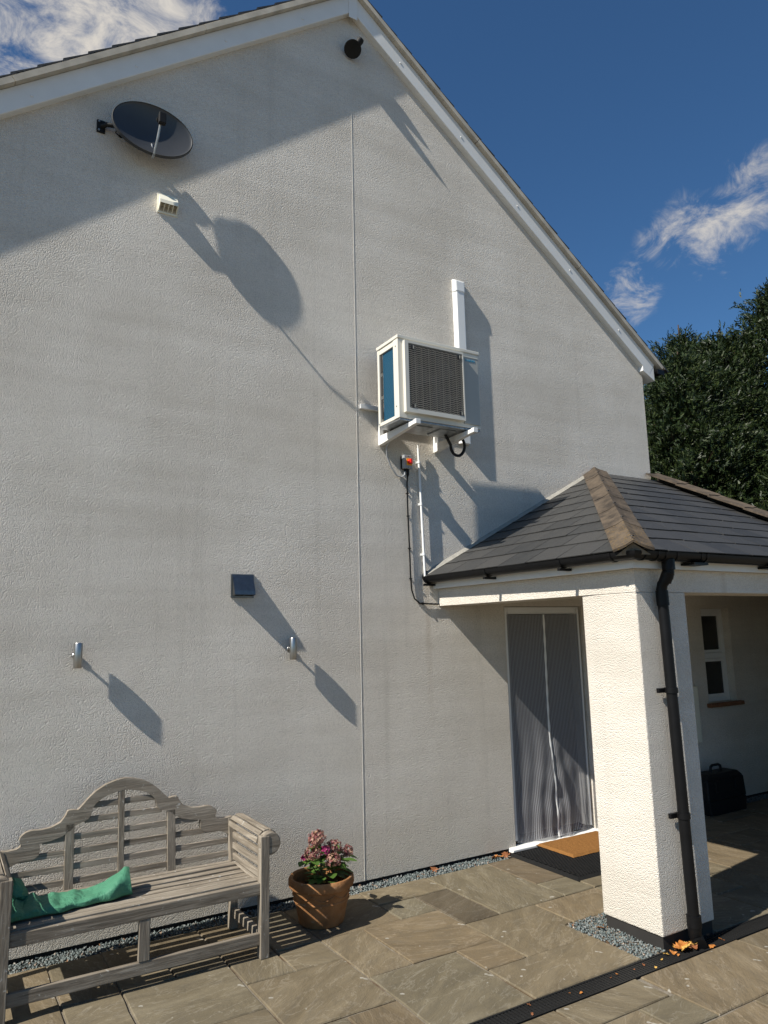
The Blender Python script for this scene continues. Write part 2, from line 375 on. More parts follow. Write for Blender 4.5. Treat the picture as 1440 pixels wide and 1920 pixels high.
NSLAB = 0
def slab(poly, tint=(1, 1, 1), j=.005):
    global NSLAB; NSLAB += 1
    P = [Vector((*T(*q), 0)) for q in poly]
    c = sum(P, Vector((0, 0, 0)))/len(P)
    pts = []
    for i, p in enumerate(P):
        q = P[(i+1) % len(P)]; k = max(2, int((q-p).length/.11))
        for a in range(k):
            m = p.lerp(q, a/k); d = (q-p).normalized(); nrm = Vector((d.y, -d.x, 0))
            if (m-c).dot(nrm) < 0: nrm = -nrm
            pts.append(m-nrm*(j+random.uniform(-.0015, .003)) + (d*j*1.0 if a == 0 else Vector()))
    n = len(pts); dz = random.uniform(-.0025, .0025); tx, ty = random.uniform(-.004, .004), random.uniform(-.004, .004)
    def zz(p, base): return base+dz+tx*(p.x-c.x)+ty*(p.y-c.y)
    top = [Vector((*(p.lerp(c, .006/max(.05, (p-c).length))).xy, 0)) for p in pts]
    vs = [Vector((p.x, p.y, -.05)) for p in pts]+[Vector((p.x, p.y, zz(p, GZ-.005+random.uniform(-.001, .001)))) for p in pts]+[Vector((p.x, p.y, zz(p, GZ))) for p in top]
    fs = [(i, (i+1) % n, n+(i+1) % n, n+i) for i in range(n)]+[(n+i, n+(i+1) % n, 2*n+(i+1) % n, 2*n+i) for i in range(n)]+[tuple(range(2*n, 3*n))]
    m = MB().add(vs, fs); o = m.build('paving_slab', 'sandstone', patio, loc=(c.x, c.y, 0))
    o.color = (*tint, 1)
    return o
X0, PX = -.1, .305
def gx(i): return X0+PX*i
rows = [-.07, -.375, -.68, -.985, -1.29, -1.597, -2.0]
known = [(2, 4, 0, 3, 1), (-0, 2, 0, 1, 1.12), (1, 2, 1, 3, .62), (0, 1, 1, 2, 1.02), (-1, 1, 2, 4, .98), (-2, -1, 2, 4, 1.05), (4, 6, 0, 2, .78), (4, 5, 2, 3, 1), (5, 7, 2, 3, 1),
         (0, 1, 4, 5, 1.02), (-2, 0, 4, 6, .98), (-3, -2, 2, 3, 1.05), (-4, -3, 2, 3, 1.0), (-4, -2, 3, 5, .97), (-6, -4, 2, 4, 1.0), (-2, 0, 0, 2, 1.0)]
used = set()
for (i0, i1, r0, r1, tn) in known:
    i_ = [(i, r) for i in range(i0, i1) for r in range(r0, r1)]; used.update(i_)
    slab([(gx(i0), rows[r0]), (gx(i1), rows[r0]), (gx(i1), rows[r1]), (gx(i0), rows[r1])], (tn, tn, tn*(1.05 if tn < .8 else 1)))
GXL = .735
slab([(gx(1), -.985), (gx(3), -.985), (gx(3), -1.37), (GXL, -1.37), (GXL, -1.597), (gx(1), -1.597)], (.97,)*3)
slab([(gx(3), -.985), (gx(5), -.985), (gx(5), -1.37), (gx(3), -1.37)], (1.02,)*3)
slab([(gx(0), -1.597), (GXL, -1.597), (GXL, -2.0), (gx(0), -2.0)], (1.03,)*3)
for r in (3, 4): used.update((i, r) for i in range(1, 5))
used.update((i, 5) for i in range(0, 5))
def fill(i0, i1, rws, used):
    for r in range(len(rws)-1):
        for i in range(i0, i1):
            if (i, r) in used: continue
            opts = [(2, 2), (2, 1), (1, 2), (3, 2), (2, 3), (1, 1), (2, 2)]; random.shuffle(opts); opts.append((1, 1))
            for (a, b) in opts:
                cells = [(i+k, r+l) for k in range(a) for l in range(b)]
                if all(c not in used and c[0] < i1 and c[1] < len(rws)-1 for c in cells): break
            used.update(cells); tn = random.uniform(.80, 1.12)
            slab([(gx(i), rws[r]), (gx(i+a), rws[r]), (gx(i+a), rws[r+b]), (gx(i), rws[r+b])], (tn, tn, tn))
fill(-11, 24, rows, used)
rows2 = [-2.135, -2.365, -2.63, -2.935, -3.24, -3.545, -3.85, -4.155]
used2 = set()
for (a, b, c_, d, cells) in (((gx(0), gx(2)), -2.135, -2.365, 1, [(0, 0), (1, 0)]), ((gx(2)+.03, gx(5)), -2.135, -2.63, 1.0, [(2, 0), (3, 0), (4, 0), (2, 1), (3, 1), (4, 1)]), ((gx(1)+.05, gx(2)+.03), -2.365, -2.63, .96, [(1, 1)]), ((gx(-1), gx(1)+.05), -2.365, -2.63, 1.05, [(-1, 1), (0, 1)])):
    slab([(a[0], b), (a[1], b), (a[1], c_), (a[0], c_)], (d,)*3); used2.update(cells)
fill(-11, 24, rows2, used2)

def chips(name, rects, dens, size, z, label):
    V = []; F = []; base = np.array([(1, 0, 0), (-1, 0, 0), (0, 1, 0), (0, -1, 0), (0, 0, 1), (0, 0, -1)], float)
    fc = np.array([(0, 2, 4), (2, 1, 4), (1, 3, 4), (3, 0, 4), (2, 0, 5), (1, 2, 5), (3, 1, 5), (0, 3, 5)])
    k = 0
    for (x0, x1, y0, y1) in rects:
        n = int((x1-x0)*(y1-y0)*dens)
        for _ in range(n):
            s = size*rng.uniform(.55, 1.35)
            p = base*np.array([s, s*rng.uniform(.6, .9), s*rng.uniform(.35, .6)])*rng.uniform(.75, 1.25, (6, 1))
            A = np.linalg.qr(rng.normal(size=(3, 3)))[0]
            p = p @ A.T + np.array([rng.uniform(x0, x1), rng.uniform(y0, y1), z+rng.uniform(-.012, .012)])
            V.append(p); F.append(fc+6*k); k += 1
    o = raw(name, np.concatenate(V), np.concatenate(F), 'gravel'); return tag(o, label, 'gravel', kind='stuff')
pgx = T(GXL, 0)[0]; pgy = T(0, -1.37)[1]
chips('wall_gravel', [(-3.5, 1.32, y_top+.004, .012), (2.75, 7, y_top+.004, .012)], 11500, .0105, -.036, 'strip of blue-grey slate chippings along the foot of the wall')
chips('pillar_gravel', [(pgx+.008, .88, -2.045, pgy-.004), (.88, 1.40, -1.60, pgy-.004)], 11500, .0105, -.028, 'blue-grey slate chippings heaped beside the white pillar')

# drainage channel
dr = empty('drainage_channel', (0, (yd0+yd1)/2, GZ), 'long black slotted drain channel running across the paving past the pillar', 'drain')
m = MB(); m.box(-3.6, 7.2, yd1+.003, yd1+.014, -.10, GZ+.001); m.box(-3.6, 7.2, yd0-.014, yd0-.003, -.10, GZ+.001); m.box(-3.6, 7.2, yd1+.014, yd0-.014, -.10, -.07)
m.build('channel_body', 'black_rough', dr)
ym = (yd0+yd1)/2
box('centre_rib', 'black_rough', dr, -3.6, 7.2, ym-.004, ym+.004, -.07, GZ-.003)
pitch = .0225; nb = 250; xb0 = -2.3
bar0 = MB().box(xb0-.0065, xb0+.0065, yd1+.014, yd0-.014, -.045, GZ-.0015).build('grate_bar', 'black_rough', dr, loc=(xb0, ym, GZ))
rest = MB()
k = 0; x = -3.59
while x < 7.19:
    if xb0-.001 <= x-.0 and k < nb:
        pass
    x += pitch
for k in range(1, nb):
    o = bar0.copy(); COL.objects.link(o); o.location = (xb0+k*pitch, 0, 0); o.parent = dr
bar0.location = (xb0, 0, 0)
x = xb0-pitch
while x > -3.58: rest.box(x-.0065, x+.0065, yd1+.014, yd0-.014, -.045, GZ-.0015); x -= pitch
x = xb0+nb*pitch
while x < 7.18: rest.box(x-.0065, x+.0065, yd1+.014, yd0-.014, -.045, GZ-.0015); x += pitch
tag(rest.build('grate_remainder', 'black_rough', dr), kind='stuff')

# ------------------------------------------------------------------ house
SL = .767; HX = 3.71; ZE = 4.80
def zr(x): return 7.64-SL*abs(x)
house = empty('house', (0, 0, 0), 'white rendered two-storey house with a steep gable and slate roof', 'house')
DX0, DX1, DZ = 1.515, 2.50, 2.085
WX0, WX1, WZ0, WZ1 = 4.36, 4.86, 1.03, 2.06
m = MB()
def q(*pts): m.add([(x, 0, z) for x, z in pts], [tuple(range(len(pts)))])
q((-HX, 0), (DX0, 0), (DX0, DZ), (DX0, zr(DX0)+.12), (0, 7.76), (-HX, zr(HX)+.12)); q((DX0, DZ), (DX1, DZ), (DX1, zr(DX1)+.12), (DX0, zr(DX0)+.12)); q((DX1, 0), (HX, 0), (HX, zr(HX)+.12), (DX1, zr(DX1)+.12), (DX1, DZ))
m.add([(HX, 0, 0), (HX, 9, 0), (HX, 9, ZE+.1), (HX, 0, zr(HX)+.12)], [(0, 1, 2, 3)]); m.add([(-HX, 0, 0), (-HX, 9, 0), (-HX, 9, ZE+.1), (-HX, 0, zr(HX)+.12)], [(3, 2, 1, 0)])
m.add([(-HX, 9, 0), (HX, 9, 0), (HX, 9, ZE), (0, 9, 7.7), (-HX, 9, ZE)], [(0, 1, 2, 3, 4)])
for x, s in ((DX0, 1), (DX1, -1)): m.add([(x, 0, 0), (x, .16, 0), (x, .16, DZ), (x, 0, DZ)], [(0, 1, 2, 3)])
m.add([(DX0, 0, DZ), (DX1, 0, DZ), (DX1, .16, DZ), (DX0, .16, DZ)], [(0, 1, 2, 3)])
m.build('wall', 'render', house)
MB().box(-HX+.02, DX0, .018, .05, -.12, -.001).box(DX1, 7.0, .018, .05, -.12, -.001).build('damp_course', 'dpc', house)
MB().box(-.002, .002, -.002, .002, .0, 7.58).build('render_bead', 'bead', house)
# single-storey wing to the right
m = MB(); E0 = HX+.001
for (a, b, c_, d) in ((E0, WX0, 0, 2.42), (WX1, 7, 0, 2.42), (WX0, WX1, 0, WZ0), (WX0, WX1, WZ1, 2.42)): m.add([(a, .001, c_), (b, .001, c_), (b, .001, d), (a, .001, d)], [(0, 1, 2, 3)])
for x in (WX0, WX1): m.add([(x, .001, WZ0), (x, .14, WZ0), (x, .14, WZ1), (x, .001, WZ1)], [(0, 1, 2, 3)])
for z in (WZ0, WZ1): m.add([(WX0, .001, z), (WX1, .001, z), (WX1, .14, z), (WX0, .14, z)], [(0, 1, 2, 3)])
m.add([(7, 0, 0), (7, 4, 0), (7, 4, 2.42), (7, 0, 2.42)], [(0, 1, 2, 3)])
m.build('wing_wall', 'render', house)
box('wing_roof', 'black_rough', house, HX+.01, 7.15, .0, 4.1, 2.425, 2.50)
wf = MB(); a0, a1, b0, b1, yy = WX0, WX1, WZ0, WZ1, .085
wf.box(a0, a0+.05, yy, yy+.05, b0, b1).box(a1-.05, a1, yy, yy+.05, b0, b1).box(a0+.05, a1-.05, yy, yy+.05, b0, b0+.05).box(a0+.05, a1-.05, yy, yy+.05, b1-.05, b1).box(a0+.05, a1-.05, yy-.012, yy+.045, 1.50, 1.565)
win = wf.build('window', 'upvc', house, bevel=.004)
for (z0, z1, dy) in ((b0+.05, 1.50, 0), (1.565, b1-.05, .012)):
    fr = MB(); i0, i1 = a0+.052, a1-.052
    fr.box(i0, i0+.03, yy+dy-.008, yy+dy+.03, z0+.002, z1-.002).box(i1-.03, i1, yy+dy-.008, yy+dy+.03, z0+.002, z1-.002).box(i0+.03, i1-.03, yy+dy-.008, yy+dy+.03, z0+.002, z0+.032).box(i0+.03, i1-.03, yy+dy-.008, yy+dy+.03, z1-.032, z1-.002)
    fr.build('sash', 'upvc', win); box('pane', 'glass_dark', win, i0+.031, i1-.031, yy+dy+.01, yy+dy+.016, z0+.033, z1-.033)
box('sill', 'brown_tile', win, WX0-.04, WX1+.06, -.055, .08, WZ0-.045, WZ0-.002, bevel=.006)
# bargeboards, undercloak and slates
ang = math.atan(SL); ca, sa = math.cos(ang), math.sin(ang)
def slope_pt(s, d, h, y):   # s=side, d=distance down the slope from apex line, h=height perpendicular
    return Vector((s*(d*ca+h*sa), y, 7.575-d*sa+h*ca))
LEN = HX/ca+.18
for s in (-1, 1):
    def sb(name, mat, d0, d1, h0, h1, y0, y1, par=house, bev=0, mitre=True):
        def P(d, h, y):
            p = slope_pt(s, d, h, y)
            if mitre and d == d0: 
                p = slope_pt(s, -h*sa/ca, h, y)     # plumb cut on the centre line
            return p
        return MB().hexa([P(d0, h0, y0), P(d1, h0, y0), P(d1, h0, y1), P(d0, h0, y1)], [P(d0, h1, y0), P(d1, h1, y0), P(d1, h1, y1), P(d0, h1, y1)]).build(name, mat, par, bevel=bev)
    bb = sb('bargeboard', 'white_paint', 0, LEN-.11, 0, .155, -.062, .01, bev=.006)
    box('bargeboard_lip', 'white_paint', bb, 0, 0, 0, 0, 0, 0) if False else None
    for k in range(5):
        dd = .6+k*.88; p = slope_pt(s, dd, .06, -.064)
        MB().lathe([(.0001, .004), (.008, .003), (.011, 0)], p, 10, Matrix.Rotation(R(90), 4, 'X')).build('screw_cap', 'white_paint', bb)
    for k, (e0, e1) in enumerate(((0, 1.62), (1.625, 3.3), (3.305, LEN-.02))): sb('undercloak', 'soffit', e0, e1, .156, .198, -.108, .05, mitre=(k == 0))
    sb('roof_deck', 'soffit', 0, LEN+.02, .199, .206, -.10, 9.05)
    nC = 24; ex = (LEN+.08)/nC
    for k in range(nC):
        d0 = k*ex; jut = random.uniform(-.003, .003)
        def P(d, h, y): 
            p = slope_pt(s, d, h, y); 
            return p
        MB().hexa([P(d0-.03, .206, -.100-jut), P(d0+ex, .2135, -.100-jut), P(d0+ex, .2135, 9.1), P(d0-.03, .206, 9.1)], [P(d0-.03, .2125, -.100-jut), P(d0+ex, .2285, -.100-jut), P(d0+ex, .2285, 9.1), P(d0-.03, .2125, 9.1)]).build('slate_course', 'slate', house)
    # boxed end and eaves gutter
    e = slope_pt(s, LEN-.12, 0, 0)
    xo = s*(HX+.20)
    MB().hexa([(s*(HX-.05), -.061, e.z+.02), (s*(HX+.13), -.061, e.z-.075), (s*(HX+.13), .3, e.z-.075), (s*(HX-.05), .3, e.z+.02)], [(s*(HX-.05), -.061, e.z+.20), (s*(HX+.13), -.061, e.z+.10), (s*(HX+.13), .3, e.z+.10), (s*(HX-.05), .3, e.z+.20)]).build('eaves_box', 'white_paint', house)
    gm = MB(); prof = [(math.cos(a)*.058, math.sin(a)*.058) for a in np.linspace(math.pi, 2*math.pi, 9)]+[(math.cos(a)*.052, math.sin(a)*.052) for a in np.linspace(2*math.pi, math.pi, 9)]
    gm.prism([(xo+px_, -.10, e.z+.055+pz) for px_, pz in prof], (0, 9.1, 0)); gm.box(xo-.055, xo+.055, -.104, -.098, e.z+.0, e.z+.055)
    gm.build('gutter', 'black_plastic', house)
MB().hexa([(-.045, -.068, 7.50), (.045, -.068, 7.50), (.045, -.0625, 7.50), (-.045, -.0625, 7.50)], [(-.05, -.068, 7.83), (.05, -.068, 7.83), (.05, -.0625, 7.83), (-.05, -.0625, 7.83)]).build('apex_cover', 'white_paint', house, bevel=.003)
# door in its recess
door = MB().box(DX0+.075, DX1-.075, .10, .14, .06, DZ-.075).build('door', 'door_panel', house, bevel=.004)
for (z0, z1) in ((.25, .95), (1.12, 1.86)):
    for (u0, u1) in ((.17, .42), (.55, .80)): box('door_moulding', 'door_panel', door, DX0+u0, DX0+u1, .092, .1, z0, z1, bevel=.006)
MB().box(DX1-.135, DX1-.115, .05, .1, .98, 1.0).box(DX1-.21, DX1-.115, .05, .062, .975, 1.0).box(DX1-.145, DX1-.105, .09, .099, .90, 1.10).build('door_handle', 'steel', door, bevel=.003)
fm = MB(); fm.box(DX0+.004, DX0+.07, .035, .14, .04, DZ-.004).box(DX1-.07, DX1-.004, .035, .14, .04, DZ-.004).box(DX0+.07, DX1-.07, .035, .14, DZ-.07, DZ-.004)
fm.build('door_frame', 'upvc', house, bevel=.004)
MB().hexa([(DX0-.075, -.055, -.03), (DX1+.06, -.055, -.03), (DX1+.06, .14, -.03), (DX0-.075, .14, -.03)], [(DX0-.075, -.055, -.004), (DX1+.06, -.055, -.004), (DX1+.06, .03, .012), (DX0-.075, .03, .012)]).build('door_sill', 'upvc', house, bevel=.004)
box('meter_box', 'cream', house, 3.98, 4.125, -.05, -.0, .64, 1.23, bevel=.01)

# fly screen
fs = empty('fly_screen', (2.0, .02, .03), 'grey striped mesh fly screen with white centre strip hanging in the doorway', 'fly screen')
def cloth(x0, x1, side):
    nu, nv = 46, 70; V = []; F = []
    for j in range(nv+1):
        v = j/nv; z = .018+(DZ-.075-.018)*v; lo = max(0, 1-v/.55)
        for i in range(nu+1):
            u = i/nu; x = x0+(x1-x0)*u
            e = (u if side < 0 else 1-u)           # 0 at jamb, 1 at centre
            y = .016+.004*math.sin(u*5+side)
            fold = math.sin(e*(9+2*side)+5*v+side*1.3+1.6*math.sin(7*v+2*e))*.6+math.sin(e*23-11*v*e+2*side+math.sin(13*v))*.25+.2*math.sin(17*e*v+31*v)
            y += lo*.026*fold*min(1, 4*e)*(.4+e) - lo**2*.045*e + .006*math.sin(7*v+4*e)*e
            x += lo*lo*.055*e*(1 if side > 0 else .45)*math.sin(3.2*v+.5)
            zz = z - (.012*lo*math.sin(e*9+side) if j == 0 else 0)
            V.append((x, min(y, .03), zz))
    for j in range(nv):
        for i in range(nu): a = j*(nu+1)+i; F.append((a, a+1, a+nu+2, a+nu+1))
    mb = MB().add(V, F); mb.build('screen_panel', 'mesh_cloth', fs, smooth=True)
    return [V[j*(nu+1)+(nu if side < 0 else 0)] for j in range(nv+1)]
xm = (DX0+DX1)/2-.005
e1 = cloth(DX0+.03, xm, -1); e2 = cloth(xm, DX1-.04, 1)
sv = []; sf = []
for a, b in zip(e1, e2):
    c = (Vector(a)+Vector(b))/2; wv_ = .012+.003*math.sin(c.z*40)
    sv += [(c.x-wv_, c.y-.004, c.z), (c.x, c.y-.010-.002*math.sin(c.z*63), c.z), (c.x+wv_, c.y-.004, c.z)]
for j in range(len(e1)-1): sf += [(3*j, 3*j+1, 3*j+4, 3*j+3), (3*j+1, 3*j+2, 3*j+5, 3*j+4)]
MB().add(sv, sf).build('centre_strip', 'upvc', fs, smooth=True)
MB().box(DX0+.012, DX0+.034, .012, .03, .045, DZ-.03).box(DX1-.05, DX1-.03, .012, .03, .045, DZ-.03).build('edge_tape', 'upvc', fs)

# mats
mat_o = empty('rubber_mat', (1.95, -.48, GZ), 'black rubber ring mat on the paving in front of the door', 'door mat')
MX0, MX1, MY0, MY1 = 1.345, 2.60, -.90, -.06
fr = MB(); fr.hexa([(MX0, MY0, GZ+.001), (MX1, MY0, GZ+.001), (MX1, MY1, GZ+.001), (MX0, MY1, GZ+.001)], [(MX0+.03, MY0+.03, GZ+.003)]*0 or [(MX0+.04, MY0+.04, GZ+.0025), (MX1-.04, MY0+.04, GZ+.0025), (MX1-.04, MY1-.04, GZ+.0025), (MX0+.04, MY1-.04, GZ+.0025)])
fr.build('mat_backing', 'black_rough', mat_o)
fr = MB()
o4 = [(MX0, MY0), (MX1, MY0), (MX1, MY1), (MX0, MY1)]; i4 = [(MX0+.045, MY0+.045), (MX1-.045, MY0+.045), (MX1-.045, MY1-.045), (MX0+.045, MY1-.045)]
V = [(x, y, GZ+.002) for x, y in o4]+[(x, y, GZ+.016) for x, y in i4]+[(x, y, GZ+.003) for x, y in i4]; F = []
for i in range(4): j = (i+1) % 4; F += [(i, j, 4+j, 4+i), (4+i, 4+j, 8+j, 8+i)]
fr.add(V, F).build('mat_border', 'black_rough', mat_o)
V = []; F = []; rr = .0175; pw = rr*math.sqrt(3); ph = rr*1.5
nyy = int((MY1-MY0-.09)/ph); nxx = int((MX1-MX0-.09)/pw)-1
for j in range(nyy):
    for i in range(nxx):
        cx_, cy_ = MX0+.045+pw*(i+.5+.5*(j % 2)), MY0+.05+ph*(j+.5); b = len(V)
        for rad, z in ((rr, GZ+.016), (rr*.70, GZ+.016), (rr*.70, GZ+.003)):
            V += [(cx_+rad*math.sin(k*math.pi/3), cy_+rad*math.cos(k*math.pi/3), z) for k in range(6)]
        for k in range(6): l = (k+1) % 6; F += [(b+k, b+l, b+6+l, b+6+k), (b+6+k, b+6+l, b+12+l, b+12+k)]
tag(MB().add(V, F).build('mat_rings', 'black_rough', mat_o), kind='stuff')
cm = MB(); V = []; F = []; nx_, ny_ = 30, 18
for j in range(ny_+1):
    for i in range(nx_+1):
        u, v = i/nx_, j/ny_; ed = min(u, 1-u)*.85*10; ed2 = min(v, 1-v)*.45*10
        V.append((1.70+.75*u, -.50+.45*v, GZ+.017+.016*min(1, ed*6, ed2*6)+random.uniform(0, .0025)))
for j in range(ny_):
    for i in range(nx_): a = j*(nx_+1)+i; F.append((a, a+1, a+nx_+2, a+nx_+1))
cm.add(V, F); tag(cm.build('coir_mat', 'coir', loc=(2.07, -.27, GZ+.017)), 'brown coir doormat lying on the black rubber mat', 'door mat')

# ------------------------------------------------------------------ porch
porch = empty('porch', (1.1, -1.8, GZ), 'white rendered porch with square pillar, hipped slate roof and black gutters', 'porch')
PX0, PX1, PY0, PY1 = .865, 1.35, -2.05, -1.59
MB().box(PX0, PX1, PY0, PY1, .052, 2.0895).build('pillar', 'render', porch, bevel=.008)
MB().box(PX0+.012, PX1-.012, PY0+.012, PY1-.012, -.06, .055).build('pillar_plinth', 'dpc', porch)
bt = 2.237
MB().hexa([(.780, 0, 2.09), (1.09, 0, 2.09), (1.16, -1.7515, 2.09), (PX0-.002, -1.7515, 2.09)], [(.780, 0, bt), (1.09, 0, bt), (1.16, -1.7515, bt), (PX0-.002, -1.7515, bt)]).build('side_beam', 'render', porch)
MB().box(PX0-.0022, 6.9, PY0-.002, PY0+.30, 2.0898, bt).build('front_beam', 'render', porch)
box('added_end_wall', 'render', porch, 5.72, 5.92, PY0+.31, -.003, -.05, 2.24)  # added out of view, closes the right end to darken the porch inside
box('added_front_wall', 'render', porch, 4.0, 5.92, PY0+.002, PY0+.30, -.05, 2.0895)  # added unseen infill, keeps daylight from the porch interior
box('ceiling', 'white_paint', porch, 1.0, 6.95, -1.8, -.003, 2.245, 2.27)
A_ = Vector((.66, 0, 2.345)); E_ = Vector((.725, -2.17, 2.345)); T_ = Vector((2.83, 0, 3.465)); B_ = Vector((3.79, -2.17, 2.345)); B2 = Vector((3.79, 0, 3.465))
# fascia and soffit
fz0, fz1 = 2.236, 2.335
fas = MB().hexa([(.728, 0, fz0), (.75, 0, fz0), (.815, -2.085, fz0), (.793, -2.108, fz0)], [(.728, 0, fz1), (.75, 0, fz1), (.815, -2.085, fz1), (.793, -2.108, fz1)])
fas.build('fascia', 'white_paint', porch)
MB().hexa([(.7932, -2.1078, fz0), (6.95, -2.1078, fz0), (6.95, -2.086, fz0), (.816, -2.086, fz0)], [(.7932, -2.1078, fz1), (6.95, -2.1078, fz1), (6.95, -2.086, fz1), (.816, -2.086, fz1)]).build('fascia', 'white_paint', porch)
MB().add([(.752, 0, 2.239), (.93, 0, 2.239), (.93, -1.9, 2.239), (6.95, -1.9, 2.239), (6.95, -2.084, 2.239), (.817, -2.084, 2.239)], [(0, 1, 2, 5), (2, 3, 4, 5)]).build('soffit_board', 'white_paint', porch)
# added flat roof out of view to the right, darkens under the porch
box('added_side_roof', 'black_rough', porch, 3.83, 7.1, -2.16, -.003, 2.30, 2.40)
# roof slopes with individual slates
def clip(poly, a, b, c):   # keep a*x+b*y<=c
    o = []
    for i in range(len(poly)):
        p, q_ = poly[i], poly[(i+1) % len(poly)]; dp, dq = a*p[0]+b*p[1]-c, a*q_[0]+b*q_[1]-c
        if dp <= 0: o.append(p)
        if (dp < 0 < dq) or (dq < 0 < dp): t_ = dp/(dp-dq); o.append((p[0]+t_*(q_[0]-p[0]), p[1]+t_*(q_[1]-p[1])))
    return o
def slope_slates(O, U, outline, part, ex=.222, sw=.30):
    # O origin on eave, U along eave; outline: 3-d corner points, convex
    U = U.normalized(); N = None
    for k in range(len(outline)):
        w_ = (outline[k]-O)
        if w_.cross(U).length > .3: N = U.cross(w_).normalized(); break
    if N.z < 0: N = -N
    Wd = N.cross(U).normalized()
    if Wd.z < 0: Wd = -Wd
    pl = [((p-O).dot(U), (p-O).dot(Wd)) for p in outline]
    umin, umax = min(p[0] for p in pl), max(p[0] for p in pl); vmax = max(p[1] for p in pl)
    cen = (sum(p[0] for p in pl)/len(pl), sum(p[1] for p in pl)/len(pl))
    hp = []
    for i in range(len(pl)):
        p, q_ = pl[i], pl[(i+1) % len(pl)]; a, b = q_[1]-p[1], -(q_[0]-p[0]); c = a*p[0]+b*p[1]
        if a*cen[0]+b*cen[1] > c: a, b, c = -a, -b, -c
        hp.append((a, b, c))
    nrow = int(vmax/ex)+1
    for r in range(nrow):
        v0, v1 = r*ex-(.03 if r == 0 else 0), (r+1)*ex+.03; off = (r % 2)*.5*sw + random.uniform(-.012, .012)
        i0 = int((umin-off)/sw)-1
        for i in range(i0, int((umax-off)/sw)+2):
            gl, gr = random.uniform(.0015, .004), random.uniform(.0015, .004); vj = random.uniform(-.008, .005)
            poly = [(off+i*sw+gl, v0+vj), (off+(i+1)*sw-gr, v0+vj+random.uniform(-.003, .003)), (off+(i+1)*sw-gr, v1), (off+i*sw+gl, v1)]
            for (a, b, c) in hp:
                if abs(a) < 1e-6 and r == 0 and b < 0: continue
                poly = clip(poly, a, b, c)
                if len(poly) < 3: break
            if len(poly) < 3: continue
            ar = abs(sum(poly[k][0]*poly[(k+1) % len(poly)][1]-poly[(k+1) % len(poly)][0]*poly[k][1] for k in range(len(poly))))/2
            if ar < .0012: continue
            lift = random.uniform(0, .003)
            def P(p, h):
                fr_ = (v1-p[1])/(v1-v0); return O+U*p[0]+Wd*p[1]+N*(h+.007*fr_+lift*fr_)
            lo = [P(p, .002) for p in poly]; hi = [P(p, .0082) for p in poly]; n = len(poly)
            MB().add(lo+hi, [tuple(range(n))[::-1], tuple(range(n, 2*n))]+[(k, (k+1) % n, n+(k+1) % n, n+k) for k in range(n)]).build('slate', 'slate', part, loc=tuple(sum(lo, Vector())/n))
    return N
ls = MB().prism([A_, E_, T_], (0, 0, -.02)).build('left_slope', 'black_rough', porch)
fsl = MB().prism([E_+Vector((0, 0, 0)), B_, B2, T_], (0, 0, -.02)).build('front_slope', 'black_rough', porch)
slope_slates(E_, A_-E_, [A_, E_, T_], ls); NF = slope_slates(E_, B_-E_, [E_, B_, B2, T_], fsl)
# hip tiles and verge caps
def angle_tile(p, q_, n1, n2, wd, mat, lift=.0, screw=True, mort=False):
    # p->q downhill axis, wings fall along the two slopes
    ax = (q_-p).normalized()
    w1 = n1.cross(ax).normalized(); w2 = n2.cross(ax).normalized()
    up = (n1+n2).normalized()
    if w1.dot(up) > 0: w1 = -w1
    if w2.dot(up) > 0: w2 = -w2
    if w1.dot(w2) > .5: w2 = -w2
    sec = []
    for (h, wdd) in ((.016, wd), (.0, wd)):
        a = [w1*wdd+n1*(h+.03), w1*wdd*.5+n1*(h+.034), w1*.035+n1*(h+.038)*.8+up*.008, up*(h+.052), w2*.035+n2*(h+.038)*.8+up*.008, w2*wdd*.5+n2*(h+.034), w2*wdd+n2*(h+.03)]
        sec += a if h else a[::-1]
    lf = up*lift
    t_ = MB().prism([p+s_+lf*.2 for s_ in sec], (0, 0, 0))
    n = len(sec); vs = [p+s_ for s_ in sec]+[q_+s_+lf for s_ in sec]
    t_ = MB().add(vs, [(i, (i+1) % n, n+(i+1) % n, n+i) for i in range(n)]+[(i, i+1, n-2-i, n-1-i) for i in range(6)]+[(n+n-1-i, n+n-2-i, n+i+1, n+i) for i in range(6)])
    return t_, up
n_left = (A_-E_).cross(T_-E_).normalized(); n_left = n_left if n_left.z > 0 else -n_left
n_front = (B_-E_).cross(T_-E_).normalized(); n_front = n_front if n_front.z > 0 else -n_front
hipd = (E_-T_); L = hipd.length; hd = hipd/L; nt_ = 6; tl = (L+.0)/nt_
for k in range(nt_):
    p = T_+hd*(k*tl-.0); q_ = T_+hd*((k+1)*tl+.012) + (hd*.04 if k == nt_-1 else Vector())
    tb, up = angle_tile(p, q_, n_left, n_front, .115, 'ridge', lift=.005)
    o = tb.build('hip_tile', 'ridge_lichen' if k == nt_-1 else 'ridge', porch)
    if k == nt_-1: o['label'] = 'lowest hip tile, patched with yellow lichen'
    sp = q_-hd*.05+up*.082
    MB().lathe([(.0001, .006), (.010, .005), (.012, 0)], sp, 8).build('tile_screw', 'black_plastic', o)
    if k == nt_-1:
        c0 = q_-hd*.03
        MB().add([c0+v_ for v_ in ((n_left.cross(hd)*.11*(1 if n_left.cross(hd).dot(up) < 0 else -1)), up*.045, (n_front.cross(hd)*.11*(1 if n_front.cross(hd).dot(up) < 0 else -1)))]+[c0-up*.03], [(0, 1, 2, 3)]).build('mortar_bedding', 'mortar', o)
n_right = Vector((.75, 0, .66)).normalized(); vd = (B_-B2); VL = vd.length; vd = vd/VL
